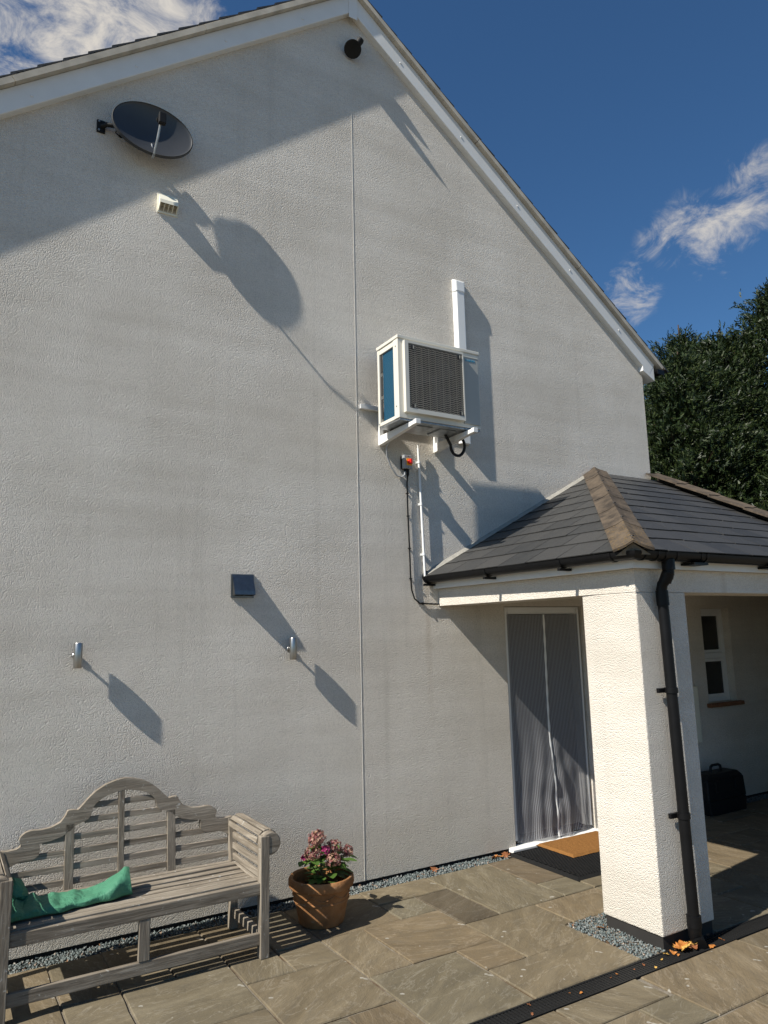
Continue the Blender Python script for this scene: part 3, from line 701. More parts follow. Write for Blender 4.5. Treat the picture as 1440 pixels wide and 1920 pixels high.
for k in range(6):
    p = B2+vd*(k*VL/6)+Vector((-.01, 0, -.0)); q_ = B2+vd*((k+1)*VL/6+.01)+Vector((-.01, 0, 0))
    tb, up = angle_tile(p+Vector((0, 0, .03)), q_+Vector((0, 0, .03)), n_front, n_right, .17, 'ridge', lift=.010); o = tb.build('verge_tile', 'ridge', porch)
    MB().box(-.012, .012, -.01, .01, -.006, .006, Matrix.Translation(q_+up*.075-vd*.01)).build('tile_clip', 'black_rough', o)
box('verge_wall', 'render', porch, 3.78, 3.82, -2.1, -.003, 2.29, 2.34)
# mortar fillet where the roof meets the wall
fil = MB(); 
for (p, q_) in ((A_, T_),):
    d = (q_-p).normalized()
    fil.prism([p+Vector((0, -.001, .01)), p+Vector((0, -.035, .016)), p+Vector((0, -.001, .045))], (q_-p)*1.0)
fil.build('mortar_fillet', 'lead', porch)
# gutters
def gut(path, name='gutter'):
    P = [Vector(p) for p in path]; prof = [(math.cos(a)*.052, math.sin(a)*.052) for a in np.linspace(math.pi, 2*math.pi, 11)]+[(math.cos(a)*.047, math.sin(a)*.047) for a in np.linspace(2*math.pi, math.pi, 11)]
    rings = []
    for i, p in enumerate(P):
        ds = [(P[k+1]-P[k]).normalized() for k in (i-1, i) if 0 <= k < len(P)-1]; d = sum(ds, Vector()).normalized()
        a = Vector((d.y, -d.x, 0)); sc = 1/max(.3, a.dot(Vector((ds[0].y, -ds[0].x, 0))))
        rings.append([p+a*u*sc+Vector((0, 0, v)) for u, v in prof])
    n = len(prof); vs = [q_ for r_ in rings for q_ in r_]
    fs_ = [(i*n+k, i*n+(k+1) % n, (i+1)*n+(k+1) % n, (i+1)*n+k) for i in range(len(P)-1) for k in range(n)]
    fs_ += [tuple(range(n))[::-1], tuple(range((len(P)-1)*n, len(P)*n))]
    return MB().add(vs, fs_).build(name, 'black_plastic', porch, smooth='auto')
gzc = 2.336
gA, gE, gB = Vector((.668, -.012, gzc)), Vector((.735, -2.165, gzc-.004)), Vector((6.95, -2.165, gzc-.01))
gut([gA, gE, gB])
MB().lathe([(.001, 0), (.057, 0)], gA, 20, Matrix.Rotation(R(90), 4, 'X')).build('gutter_end', 'black_plastic', porch)
def strap(c, d, rad=.057, wdt=.022, ext=True):
    d = d.normalized(); a = Vector((d.y, -d.x, 0)); m_ = MB(); pr = []
    for t_ in np.linspace(math.pi*1.0, 2*math.pi*1.0, 10): pr.append(a*math.cos(t_)*rad+Vector((0, 0, math.sin(t_)*rad)))
    pr2 = [v_*.9 for v_ in pr]
    for i in range(len(pr)-1):
        for s0, s1 in ((pr, pr2),):
            m_.hexa([c+s0[i]-d*wdt/2, c+s0[i+1]-d*wdt/2, c+s0[i+1]+d*wdt/2, c+s0[i]+d*wdt/2], [c+s1[i]-d*wdt/2, c+s1[i+1]-d*wdt/2, c+s1[i+1]+d*wdt/2, c+s1[i]+d*wdt/2])
    return m_
dl = gE-gA
for f_ in (.0, .37, .73, .93):
    c = gA+dl*f_ + (dl.normalized()*.012 if f_ == 0 else Vector()); m_ = strap(c, dl)
    if f_ < .9: m_.box(-.05, .062, -.013, .013, -.075, -.058, Matrix.Translation(c))
    m_.build('gutter_bracket', 'black_plastic', porch)
for x in (.80, .915, .99, 1.10, 1.345, 1.40, 2.2, 3.0, 3.8):
    c = Vector((x, -2.165, gzc-.004)); m_ = strap(c, Vector((1, 0, 0)), .0575, .016)
    if x in (1.345, 2.2, 3.0): m_.box(-.09, .05, -.05, .055, -.073, -.058, Matrix.Translation(c))
    m_.build('gutter_bracket', 'black_plastic', porch)
# downpipe
dpx = 1.083; yp = -2.105
path = [(1.055, -2.165, gzc-.05), (1.055, -2.165, 2.21), (1.05, -2.16, 2.18), (1.045, -2.115, 2.135), (1.045, yp, 2.10), (1.05, yp, 1.9), (dpx, yp, .09)]
dp = MB().tube(path, .034, 16).build('downpipe', 'black_plastic', porch, smooth='auto')
MB().tube([(1.055, -2.165, gzc-.045), (1.055, -2.165, 2.225)], .041, 16).tube([(1.046, yp, 2.095), (1.048, yp, 2.0)], .0395, 16).tube([(1.052, -2.163, 2.21), (1.047, -2.135, 2.15)], .039, 14).build('pipe_collar', 'black_plastic', dp, smooth='auto')
for z in (1.47, .72):
    x = 1.05+(dpx-1.05)*(1.9-z)/1.81
    MB().tube([(x, yp, z-.016), (x, yp, z+.016)], .0405, 16).box(x-.085, x+.085, yp+.025, yp+.045, z-.014, z+.014).build('pipe_clip', 'black_plastic', dp, smooth='auto')
MB().tube([(dpx, yp, .15), (dpx, yp, .085)], .043, 16).tube([(dpx, yp, .09), (dpx, yp, .04), (dpx+.005, yp-.01, .012), (dpx-.02, yp-.045, -.0)], .039, 14).build('pipe_shoe', 'black_plastic', dp, smooth='auto')

# ------------------------------------------------------------------ wall fixtures
def cowl(name, x0, x1, z0, z1, dep, mat, label, slats=4, lip=.34, throat='soffit'):
    e = empty(name, ((x0+x1)/2, 0, z0), label, 'vent')
    box('back_plate', mat, e, x0, x1, -.010, .004, z0, z1, bevel=.002)
    a, b = x0+.008, x1-.008; zt, zm, zb = z1-.006, z0+(z1-z0)*lip, z0+.012
    hood = MB().add([(a, -.010, zt), (b, -.010, zt), (b, -dep*.92, zm+.03), (a, -dep*.92, zm+.03), (a, -dep, zm), (b, -dep, zm), (a, -.010, zb), (b, -.010, zb), (a, -dep*.22, zb), (b, -dep*.22, zb)],
        [(0, 1, 2, 3), (3, 2, 5, 4), (0, 3, 4, 8, 6), (1, 7, 9, 5, 2)]).build('hood', mat, e)
    so_ = hood.modifiers.new('t', 'SOLIDIFY'); so_.thickness = .003
    for k in range(slats+1):
        x = a+.006+(b-a-.012)*k/slats
        MB().hexa([(x-.002, -.011, zb), (x+.002, -.011, zb), (x+.002, -dep*.21, zb), (x-.002, -dep*.21, zb)], [(x-.002, -.011, zm-.004), (x+.002, -.011, zm-.004), (x+.002, -dep*.97, zm-.004), (x-.002, -dep*.97, zm-.004)]).build('louvre', mat, e)
    box('throat', throat, e, a+.004, b-.004, -.013, -.0105, zb+.003, zm)
    return e
cowl('wall_vent', -1.71, -1.555, 5.065, 5.222, .066, 'cream', 'cream plastic cowled vent high on the wall below the dish')
cowl('extractor_vent', -1.092, -.915, 2.15, 2.325, .066, 'steel_dark', 'stainless steel cowled vent above the wall lights', 2, .12, 'ac_dark')
for x, lab in ((-2.135, 'brushed steel cylinder wall light nearest the bench'), (-.617, 'brushed steel cylinder wall light below the steel vent')):
    e = empty('wall_light', (x, 0, 1.685), lab, 'wall light', 'cylinder wall lights')
    MB().lathe([(.022, 0), (.022, .010), (.019, .013), (.0001, .013)], (x-.008, 0, 1.765), 20, Matrix.Rotation(R(90), 4, 'X')).build('wall_mount', 'steel', e, smooth='auto')
    MB().tube([(x-.008, -.01, 1.765), (x-.002, -.035, 1.765)], .009, 10).build('arm', 'steel', e, smooth='auto')
    MB().lathe([(.018, 1.690), (.025, 1.688), (.027, 1.692), (.027, 1.845), (.025, 1.849), (.018, 1.847), (.018, 1.69)], (x, -.058, 0), 24).build('lamp_body', 'steel', e, smooth='auto')
    MB().lathe([(.0001, 1.697), (.02, 1.697)], (x, -.058, 0), 16).build('lens', 'glass_dark', e)
# black security light close to the apex
e = empty('security_light', (-.005, 0, 7.2), 'small black security light on the wall close to the gable apex', 'security light')
Mx = Matrix.Rotation(R(90), 4, 'X')
MB().lathe([(.036, 0), (.036, .02), (.03, .026), (.0001, .026)], (.0, 0, 7.23), 20, Mx).build('wall_mount', 'black_rough', e, smooth='auto')
MB().tube([(0, -.02, 7.23), (.02, -.05, 7.235), (.03, -.075, 7.215)], .017, 10).build('arm', 'black_rough', e, smooth='auto')
Ml = Vector((-.35, -.45, -.82)).to_track_quat('Z', 'Y').to_matrix().to_4x4()
MB().lathe([(.0001, -.045), (.028, -.04), (.038, -.015), (.074, .028), (.080, .042), (.073, .045), (.0001, .030)], (-.01, -.07, 7.185), 24, Ml).build('lamp_head', 'black_rough', e, smooth='auto')
Ml = Vector((.45, -.5, .74)).to_track_quat('Z', 'Y').to_matrix().to_4x4()
MB().lathe([(.0001, -.045), (.028, -.04), (.034, .025), (.028, .045), (.0001, .048)], (.045, -.075, 7.255), 18, Ml).build('sensor', 'black_rough', e, smooth='auto')
# satellite dish
e = empty('satellite_dish', (-2.13, 0, 5.62), 'dark grey oval satellite dish on a wall bracket below the left roof slope', 'satellite dish')
DC = Vector((-1.785, -.145, 5.64)); tl_ = R(5.5)
def dpt(u, v, h):  # u,v in dish plane, h along normal (outwards)
    nrm = Vector((.02, -math.cos(tl_), math.sin(tl_))).normalized(); upv = Vector((0, -math.sin(tl_)*-1*-1, math.cos(tl_)))
    upv = Vector((0, -nrm.z/ nrm.y * -1 * 0, 1)); upv = (Vector((0, 0, 1))-nrm*nrm.z).normalized(); rt = upv.cross(nrm).normalized()
    if rt.x < 0: rt = -rt
    return DC+rt*u+upv*v+nrm*h
a_, b_ = .292, .213
def ring(k, h, n=56): return [dpt(a_*k*math.cos(2*math.pi*i/n), b_*k*math.sin(2*math.pi*i/n), h) for i in range(n)]
vs = []; n = 56; ks = [.001, .2, .4, .6, .8, .93, .985]
for k in ks: vs += ring(k, -.055*(1-k*k))
nf = len(ks)
vs += ring(1.0, .002)+ring(1.02, -.004)+ring(1.02, -.018)+ring(1.0, -.018)
for k in ks[::-1]: vs += ring(k, -.055*(1-k*k)-.006)
N_ = len(vs)//n
MB().add(vs, [(i*n+j, i*n+(j+1) % n, (i+1)*n+(j+1) % n, (i+1)*n+j) for i in range(N_-1) for j in range(n)]).build('reflector', 'dish_grey', e, smooth='auto')
rv = ring(1.018, .0035)+ring(1.03, -.003)+ring(1.03, -.020)+ring(1.012, -.021)
MB().add(rv, [(i*n+j, i*n+(j+1) % n, ((i+1) % 4)*n+(j+1) % n, ((i+1) % 4)*n+j) for i in range(4) for j in range(n)]).build('rim', 'dish_rim', e, smooth='auto')
arm0 = dpt(-.0, -b_*1.0, -.03); arm1 = dpt(-.01, -b_*1.22, .06); arm2 = dpt(.012, -.035, .165)
MB().tube([dpt(0, -.10, -.045), arm0, dpt(-.005, -b_*1.18, .0), arm1, (arm1+arm2)/2+Vector((0, -.01, -.005)), arm2], .0085, 8).build('feed_arm', 'galv', e, smooth='auto')
dl_ = (dpt(0, .02, 0)-arm2).normalized()
lm = MB().tube([arm2-dl_*.035, arm2+dl_*.02], .020, 12).tube([arm2+dl_*.02, arm2+dl_*.035], .026, 12)
lm.build('receiver_head', 'black_rough', e, smooth='auto')
MB().box(-.026, .026, -.02, .02, -.05, .035, Matrix.Translation(arm2-dl_*.02)).build('receiver_box', 'black_rough', e, bevel=.006)
MB().box(-2.165, -2.105, -.012, .002, 5.575, 5.675).build('wall_plate', 'black_rough', e, bevel=.003)
for z in (5.59, 5.66): MB().lathe([(.0001, .008), (.007, .007), (.008, 0)], (-2.15, -.012, z), 8, Mx).build('bolt', 'galv', e)
MB().tube([(-2.13, -.01, 5.625), (-2.10, -.045, 5.628), (-2.02, -.07, 5.625), (-1.93, -.072, 5.61), (-1.80, -.062, 5.60)], .017, 12).build('bracket_arm', 'black_rough', e, smooth='auto')
MB().tube([(-2.06, -.055, 5.66), (-2.03, -.085, 5.62), (-2.04, -.06, 5.575), (-2.00, -.05, 5.555), (-1.95, -.07, 5.57)], .006, 8).build('coax_cable', 'black_plastic', e, smooth='auto')
MB().tube([(-2.0, -.04, 5.57), (-2.0, -.10, 5.58)], .014, 10).tube([(-1.98, -.05, 5.66), (-1.93, -.085, 5.665)], .014, 8).build('pivot_clamp', 'black_rough', e, smooth='auto')

# ------------------------------------------------------------------ air conditioning unit
ax0, ax1, ay0, ay1, az0, az1 = .115, .945, -.495, -.165, 3.565, 4.262
ac = empty('air_conditioner', (.53, -.33, az0), 'white outdoor air conditioning unit with black fan grille on wall brackets', 'air conditioner')
box('top_panel', 'ac_white', ac, ax0-.006, ax1+.006, ay0-.006, ay1+.004, az1-.028, az1, bevel=.004)
cs = MB()
cs.box(ax0, ax0+.075, ay0+.002, ay0+.075, az0, az1-.0285)      # front left corner post
cs.box(ax0+.001, ax0+.035, ay1-.03, ay1, az0, az1-.0285)         # rear left post
cs.box(ax0+.004, ax0+.03, ay0+.075, ay1-.03, az0, az0+.03); cs.box(ax0+.004, ax0+.03, ay0+.075, ay1-.03, az1-.075, az1-.0285)
cs.box(ax0+.075, ax1, ay0+.003, ay0+.02, az0, az1-.0285); cs.box(ax1-.02, ax1-.0005, ay0+.02, ay1, az0, az1-.0285)
cs.build('casing', 'ac_white', ac, bevel=.003)
box('base_pan', 'galv', ac, ax0+.008, ax1-.008, ay0+.01, ay1-.005, az0-.018, az0-.001, bevel=.003)
for (u0, u1) in ((.2, .38), (.45, .62)): box('pan_rib', 'galv', ac, ax0+u0, ax0+u1, ay0+.08, ay1-.06, az0-.026, az0-.0185, bevel=.003)
box('coil', 'coil', ac, ax0+.018, ax0+.05, ay0+.08, ay1-.065, az0+.03, az1-.076)
box('coil_back', 'ac_dark', ac, ax0+.08, ax0+.10, ay0+.03, ay1-.01, az0+.01, az1-.03)
for k in range(3):
    z = az0+.06+.20*k; box('guard_wire', 'ac_dark', ac, ax0+.012, ax0+.0155, ay1-.064, ay1-.035, z, z+.17)
for (y, z) in ((ay0+.035, az1-.09), (ay0+.04, az0+.10), (ay1-.015, az0+.02)): MB().lathe([(.0001, .004), (.006, .003), (.007, 0)], (ax0, y, z), 8, Matrix.Rotation(R(-90), 4, 'Y')).build('screw', 'galv', ac)
gx0, gx1, gz0, gz1 = ax0+.045, ax0+.640, az0+.045, az1-.048; gy = ay0-.034
gf = MB()
def frus(x0, x1, z0, z1, x2, x3, z2, z3, y0, y1): # frame bar trapezoid
    gf.hexa([(x0, y0, z0), (x1, y0, z1), (x3, y0, z3), (x2, y0, z2)], [(x0, y1, z0), (x1, y1, z1), (x3, y1, z3), (x2, y1, z2)])
tw = .036
frus(gx0, gx0, gz0, gz1, gx0+tw, gx0+tw, gz0+tw, gz1-.02, ay0+.0025, gy)
frus(gx0, gx1, gz1, gz1, gx0+tw, gx1-.012, gz1-.02, gz1-.02, ay0+.0025, gy)
frus(gx0, gx1, gz0, gz0, gx0+tw, gx1-.012, gz0+tw, gz0+tw, ay0+.0025, gy)
frus(gx1, gx1, gz0, gz1, gx1-.012, gx1-.012, gz0+tw, gz1-.02, ay0+.0025, gy)
gf.build('grille_frame', 'ac_white', ac)
box('fan_shroud', 'ac_dark', ac, gx0+tw, gx1-.012, ay0+.0005, ay0+.0025, gz0+tw, gz1-.02)
fcx, fcz, frd = (gx0+tw+gx1-.012)/2, (gz0+tw+gz1-.02)/2, .235
fan = MB().lathe([(.0001, .010), (.045, .010), (.052, .004), (.052, 0)], (fcx, ay0-.001, fcz), 24, Matrix.Rotation(R(90), 4, 'X')).build('fan_hub', 'gasket', ac, smooth='auto')
MB().lathe([(frd, 0), (frd+.012, 0), (frd+.012, .008), (frd, .008), (frd, 0)], (fcx, ay0-.001, fcz), 40, Matrix.Rotation(R(90), 4, 'X')).build('fan_ring', 'gasket', ac, smooth='auto')
for k in range(3):
    a0 = 2*math.pi*k/3+.4; pts = [(fcx+rr_*math.cos(a0+da), ay0-.004-.006*(da/1.2), fcz+rr_*math.sin(a0+da)) for rr_, da in ((.045, 0), (.14, -.12), (.225, .0), (.228, .55), (.215, 1.15), (.13, .95), (.045, .9))]
    MB().prism(pts, (0, .002, 0)).build('fan_blade', 'gasket', fan)
i0, i1, j0, j1 = gx0+tw, gx1-.012, gz0+tw, gz1-.02
nr = 34
bar = MB()
npt = 24
for i in range(npt):
    xA, xB = i0+(i1-i0)*i/npt, i0+(i1-i0)*(i+1)/npt; zA, zB = (.0035 if i % 2 else -.0035), (-.0035 if i % 2 else .0035)
    bar.hexa([(xA, gy+.002, zA-.0026), (xB, gy+.002, zB-.0026), (xB, gy+.008, zB-.0026), (xA, gy+.008, zA-.0026)], [(xA, gy+.002, zA+.0026), (xB, gy+.002, zB+.0026), (xB, gy+.008, zB+.0026), (xA, gy+.008, zA+.0026)])
b0_ = bar.build('grille_bar', 'ac_wire', ac, loc=tuple(origin(ac)))
for v_ in b0_.data.vertices: v_.co.z += origin(ac).z
b0_.location = (0, 0, j0+(j1-j0)*.5/nr-origin(ac).z)
for k in range(1, nr):
    o = b0_.copy(); COL.objects.link(o); o.parent = ac; o.location = (0, 0, j0+(j1-j0)*(k+.5)/nr-origin(ac).z)
for k in range(1, 8):
    x = i0+(i1-i0)*k/8; box('grille_upright', 'ac_wire', ac, x-.0015, x+.0015, gy+.008, gy+.012, j0, j1)
for (x, z) in ((i0+.035, j1-.03), (i1-.04, j1-.03), (i0+.035, j0+.02), (i1-.04, j0+.02)):
    MB().box(x-.014, x+.014, gy-.002, gy+.004, z-.016, z+.016).build('grille_clip', 'ac_dark', ac)
    box('clip_edge', 'ac_white', ac, x+.010, x+.0135, gy-.0035, gy-.0022, z-.015, z+.015)
pn = box('service_panel', 'ac_panel', ac, gx1+.008, ax1-.012, ay0-.006, ay0+.0028, az0+.03, az1-.060, bevel=.003)
box('panel_trim', 'ac_white', pn, gx1+.008, ax1-.012, ay0-.0085, ay0-.0062, az1-.070, az1-.062)
tc = bpy.data.curves.new('brand_lettering', 'FONT'); tc.body = 'DAIKIN'; tc.size = .028; tc.extrude = .0008; tc.offset = .0006; tc.space_character = 1.12
to = bpy.data.objects.new('tmp', tc); COL.objects.link(to); bpy.context.view_layer.update()
tm = bpy.data.meshes.new_from_object(to.evaluated_get(bpy.context.evaluated_depsgraph_get())); bpy.data.objects.remove(to)
tm.materials.clear(); tm.materials.append(MATS['logo_blue']); tm.name = 'lettering'
lo_ = bpy.data.objects.new('lettering', tm); COL.objects.link(lo_); lo_.parent = pn; lo_.rotation_euler = (R(90), 0, 0)
lo_.location = Vector((gx1+.038, ay0-.0075, az1-.108))-origin(ac)
MB().add([(gx1+.014, ay0-.0072, az1-.089), (gx1+.031, ay0-.0072, az1-.089), (gx1+.019, ay0-.0072, az1-.103)], [(0, 1, 2)]).build('emblem', 'logo_blue', pn)
# wall brackets
br = empty('wall_bracket', (.5, 0, 3.45), 'white steel wall bracket frame carrying the air conditioning unit', 'bracket')
box('cross_rail', 'white_paint', br, .02, 1.02, -.035, -.002, 3.755, 3.795, bevel=.003)
for x in (.225, .80):
    box('upright', 'white_paint', br, x-.02, x+.02, -.030, -.0025, 3.455, 3.7545, bevel=.002)
    am = MB().hexa([(x-.02, -.032, 3.455), (x+.02, -.032, 3.455), (x+.02, -.59, 3.505), (x-.02, -.59, 3.505)], [(x-.02, -.032, 3.535), (x+.02, -.032, 3.535), (x+.02, -.59, 3.535), (x-.02, -.59, 3.535)])
    am.build('arm', 'white_paint', br, bevel=.003)
    for y in (-.47, -.2):
        MB().tube([(x, y, 3.535), (x, y, 3.547)], .018, 10).build('rubber_foot', 'gasket', br)
    box('arm_cap', 'white_paint', br, x-.023, x+.023, -.597, -.56, 3.50, 3.54, bevel=.003)
# trunking
tk = empty('cable_trunking', (1.13, 0, 3.57), 'white plastic pipe trunking rising up the wall behind the air conditioner', 'trunking')
MB().hexa([(1.065, -.002, 3.57), (1.195, -.002, 3.57), (1.175, -.050, 3.57), (1.085, -.050, 3.57)], [(1.065, -.002, 5.085), (1.195, -.002, 5.085), (1.175, -.050, 5.085), (1.085, -.050, 5.085)]).build('trunk_cover', 'upvc', tk, bevel=.006)
MB().hexa([(1.058, -.002, 5.06), (1.202, -.002, 5.06), (1.184, -.056, 5.06), (1.076, -.056, 5.06)], [(1.058, -.002, 5.20), (1.202, -.002, 5.20), (1.184, -.052, 5.175), (1.076, -.052, 5.175)]).build('end_elbow', 'upvc', tk, bevel=.012)
# drain hose loop
pts = [(.70, -.30, 3.545)]+[(.83+.075*math.cos(a), -.30-.01*math.sin(a), 3.455+.085*math.sin(a)) for a in np.linspace(math.pi*1.0, math.pi*2.15, 14)]+[(.93, -.25, 3.53)]
tag(MB().tube(pts, .013, 10).build('drain_hose', 'black_rough', smooth='auto', loc=(.83, -.3, 3.37)), 'black corrugated hose looped beneath the air conditioning unit', 'hose')
# isolator
iso = empty('isolator_switch', (.47, 0, 3.27), 'grey isolator box with a red rotary knob on yellow plate', 'switch')
box('back_box', 'black_rough', iso, .425, .505, -.028, -.001, 3.270, 3.385, bevel=.004)
box('cover', 'grey_box', iso, .425, .507, -.068, -.0285, 3.268, 3.387, bevel=.005)
box('yellow_plate', 'yellow', iso, .448, .502, -.072, -.0685, 3.295, 3.358, bevel=.002)
MB().lathe([(.023, 0), (.022, .016), (.018, .02), (.0001, .02)], (.478, -.072, 3.327), 20, Mx).box(.470, .486, -.104, -.09, 3.305, 3.349).build('red_knob', 'red', iso, smooth='auto')
for x, z in ((.466, 3.377), (.466, 3.279)): MB().lathe([(.0001, .002), (.004, .001), (.0045, 0)], (x, -.068, z), 8, Mx).build('screw', 'gasket', iso)
MB().tube([(.478, -.035, 3.27), (.478, -.035, 3.225), (.479, -.03, 3.205)], .011, 10, rads=[.014, .013, .008]).tube([(.446, -.04, 3.27), (.446, -.04, 3.245)], .010, 10).build('cable_gland', 'black_plastic', iso, smooth='auto')
# black cable
zc = 2.108
cab = [(.479, -.03, 3.21), (.480, -.016, 3.15), (.482, -.013, 2.9), (.488, -.013, 2.6), (.492, -.013, 2.32), (.500, -.013, 2.22), (.525, -.013, 2.15), (.575, -.013, 2.113), (.65, -.013, zc), (1.05, -.013, zc-.012), (1.11, -.013, zc), (1.125, -.013, 2.135)]
e = empty('power_cable', (.49, 0, 2.1), 'black cable clipped down the wall from the isolator switch', 'cable')
MB().tube(cab, .0065, 8).build('sheath', 'black_plastic', e, smooth='auto')
for x, z, v_ in ((.482, 3.06, 1), (.485, 2.86, 1), (.489, 2.58, 1), (.492, 2.32, 1), (.61, zc+.002, 0), (.86, zc-.007, 0)):
    (MB().box(x-.011, x+.011, -.024, -.001, z-.004, z+.004) if v_ else MB().box(x-.004, x+.004, -.024, -.001, z-.011, z+.011)).build('cable_clip', 'black_plastic', e, bevel=.002)
# white conduit
e = empty('white_conduit', (.63, 0, 2.34), 'thin white conduit pipe clipped to the wall above the porch gutter', 'conduit')
MB().tube([(.600, -.024, 3.50), (.602, -.024, 3.46)], .007, 10).tube([(.602, -.024, 3.47), (.632, -.024, 2.34)], .0105, 12).build('pipe', 'upvc', e, smooth='auto')
for z in (3.345, 2.97, 2.53):
    x = .602+.03*(3.47-z)/1.13
    MB().box(x-.02, x+.02, -.014, -.001, z-.009, z+.009).tube([(x, -.024, z-.009), (x, -.024, z+.009)], .0145, 12).build('pipe_clip', 'upvc', e, smooth='auto')
# flexible lead from unit to isolator
fl = [(.25, -.30, 3.545), (.25, -.16, 3.50), (.255, -.06, 3.44), (.275, -.03, 3.36), (.32, -.022, 3.27), (.375, -.022, 3.205), (.42, -.03, 3.195), (.443, -.04, 3.215), (.446, -.04, 3.25)]
tag(MB().tube(fl, .0075, 10).build('flexible_lead', 'grey_box', smooth='auto', loc=(.35, -.05, 3.2)), 'grey flexible lead curling from the air conditioner to the isolator', 'cable')

# ------------------------------------------------------------------ bench
BX = -1.838; bench = empty('garden_bench', (BX, -.5, GZ), 'weathered grey teak garden bench with scrolled arched back against the wall', 'bench')
yF, yB = -.78, -.27
def bk(z): return yB+.03-(.0)*0+max(0, (z-.38))*.10   # raked back
for s in (-1, 1):
    xl = BX+s*.70
    MB().hexa([(xl-.028, yF-.03, GZ), (xl+.028, yF-.03, GZ), (xl+.028, yF+.03, GZ), (xl-.028, yF+.03, GZ)], [(xl-.028, yF-.03, .665), (xl+.028, yF-.03, .665), (xl+.028, yF+.03, .665), (xl-.028, yF+.03, .665)]).build('front_leg', 'wood_z', bench, bevel=.004)
    lb = MB().hexa([(xl-.026, yB, GZ), (xl+.026, yB, GZ), (xl+.026, yB+.05, GZ), (xl-.026, yB+.05, GZ)], [(xl-.026, yB, .40), (xl+.026, yB, .40), (xl+.026, yB+.05, .40), (xl-.026, yB+.05, .40)])
    lb.hexa([(xl-.026, yB, .4), (xl+.026, yB, .4), (xl+.026, yB+.05, .4), (xl-.026, yB+.05, .4)], [(xl-.026, bk(.66), .66), (xl+.026, bk(.66), .66), (xl+.026, bk(.66)+.045, .66), (xl-.026, bk(.66)+.045, .66)])
    lb.build('rear_leg', 'wood_z', bench, bevel=.003)
    # rolled arm: disc ends at the front and a roll of slats
    cx_, cz_, rr = BX+s*.735, .618, .066
    MB().lathe([(.0001, 0), (rr-.006, 0), (rr, .005), (rr, .05), (rr-.006, .055), (.0001, .055)], (cx_, yF+.028, cz_), 28, Mx).build('arm_scroll', 'wood_x', bench, smooth='auto')
    angs = [165, 130, 95, 60, 25, -10]
    slat_pos = [(cx_+s*-1*rr*-math.cos(R(a)) if s < 0 else cx_+rr*math.cos(R(a)), cz_+rr*math.sin(R(a)), a) for a in angs]
    for (px_, pz_, a) in slat_pos:
        rotm = Matrix.Translation((px_, 0, pz_)) @ Matrix.Rotation(R(-(a-90)) if s > 0 else R(a-90), 4, 'Y')
        MB().box(-.016, .016, yF+.03, yB+.03, -.006, .006, rotm).build('arm_slat', 'wood_y', bench, bevel=.002)
    for z in (.43, .495, .56): MB().box(xl-.010, xl+.010, yF+.029, yB+.02, z-.019, z+.019).build('arm_slat', 'wood_y', bench, bevel=.003)
    box('side_rail', 'wood_y', bench, xl-.018, xl+.018, yF+.029, yB+.005, .335, .398, bevel=.003)
    box('lower_side_rail', 'wood_y', bench, xl-.016, xl+.016, yF+.029, yB-.001, .06, .115, bevel=.003)
box('seat_rail', 'wood_x', bench, BX-.673, BX+.673, yF-.018, yF+.018, .335, .402, bevel=.004)
box('front_stretcher', 'wood_x', bench, BX-.673, BX+.673, yF-.014, yF+.014, .056, .122, bevel=.004)
box('back_rail', 'wood_x', bench, BX-.673, BX+.673, yB+.004, yB+.04, .33, .40, bevel=.004)
box('middle_strut', 'wood_z', bench, BX-.030, BX+.030, yF-.016, yF+.016, .1225, .3345, bevel=.003)
for k in range(6):
    y = yF+.056+k*.077; box('seat_slat', 'wood_x', bench, BX-.672, BX+.672, y-.028, y+.028, .388-.012*math.sin(math.pi*k/5)*.8, .409-.012*math.sin(math.pi*k/5)*.8, bevel=.003)
up = [(0, .992), (.047, .986), (.114, .966), (.170, .936), (.215, .899), (.241, .871), (.276, .837), (.300, .842), (.335, .842), (.342, .819), (.374, .779), (.427, .758), (.481, .753), (.530, .757), (.560, .752), (.589, .731), (.597, .708), (.585, .693), (.588, .676), (.609, .666), (.660, .662), (.700, .668), (.738, .655)]
lo = [(.0, .921), (.049, .915), (.1, .902), (.133, .888), (.17, .864), (.191, .838), (.2, .80), (.215, .778), (.237, .768), (.288, .751), (.32, .722), (.358, .702), (.42, .686), (.489, .675), (.480, .645), (.487, .617), (.51, .600), (.537, .594), (.59, .594), (.628, .582), (.669, .56), (.72, .56)]
full_up = [(-x, z) for x, z in up[::-1]]+up[1:]; full_lo = [(-x, z) for x, z in lo[::-1]]+lo[1:]
def strip(pairs_up, pairs_lo, n):
    def res_(pl, n):
        P = np.array(pl); d = np.r_[0, np.cumsum(np.hypot(*np.diff(P, axis=0).T))]; t_ = np.linspace(0, d[-1], n); return np.c_[np.interp(t_, d, P[:, 0]), np.interp(t_, d, P[:, 1])]
    return res_(pairs_up, n), res_(pairs_lo, n)
for s in (-1, 1):
    ns = 70; U_, L_ = strip(up, lo, ns); m_ = MB(); vs = []
    for (pu, plw) in zip(U_, L_):
        for (x, z) in (pu, plw):
            for dy in (-.018, .018): vs.append((BX+s*(x+.0004), bk(z)+.022+dy, z))
    fs_ = []
    for i in range(ns-1):
        a, b = 4*i, 4*i+4; fs_ += [(a, a+2, b+2, b), (a+1, b+1, b+3, a+3), (a, b, b+1, a+1), (a+2, a+3, b+3, b+2)]
    fs_ += [(0, 1, 3, 2), (4*ns-4, 4*ns-2, 4*ns-1, 4*ns-3)]
    m_.add(vs, fs_).build('crest_rail', 'wood_x', bench)
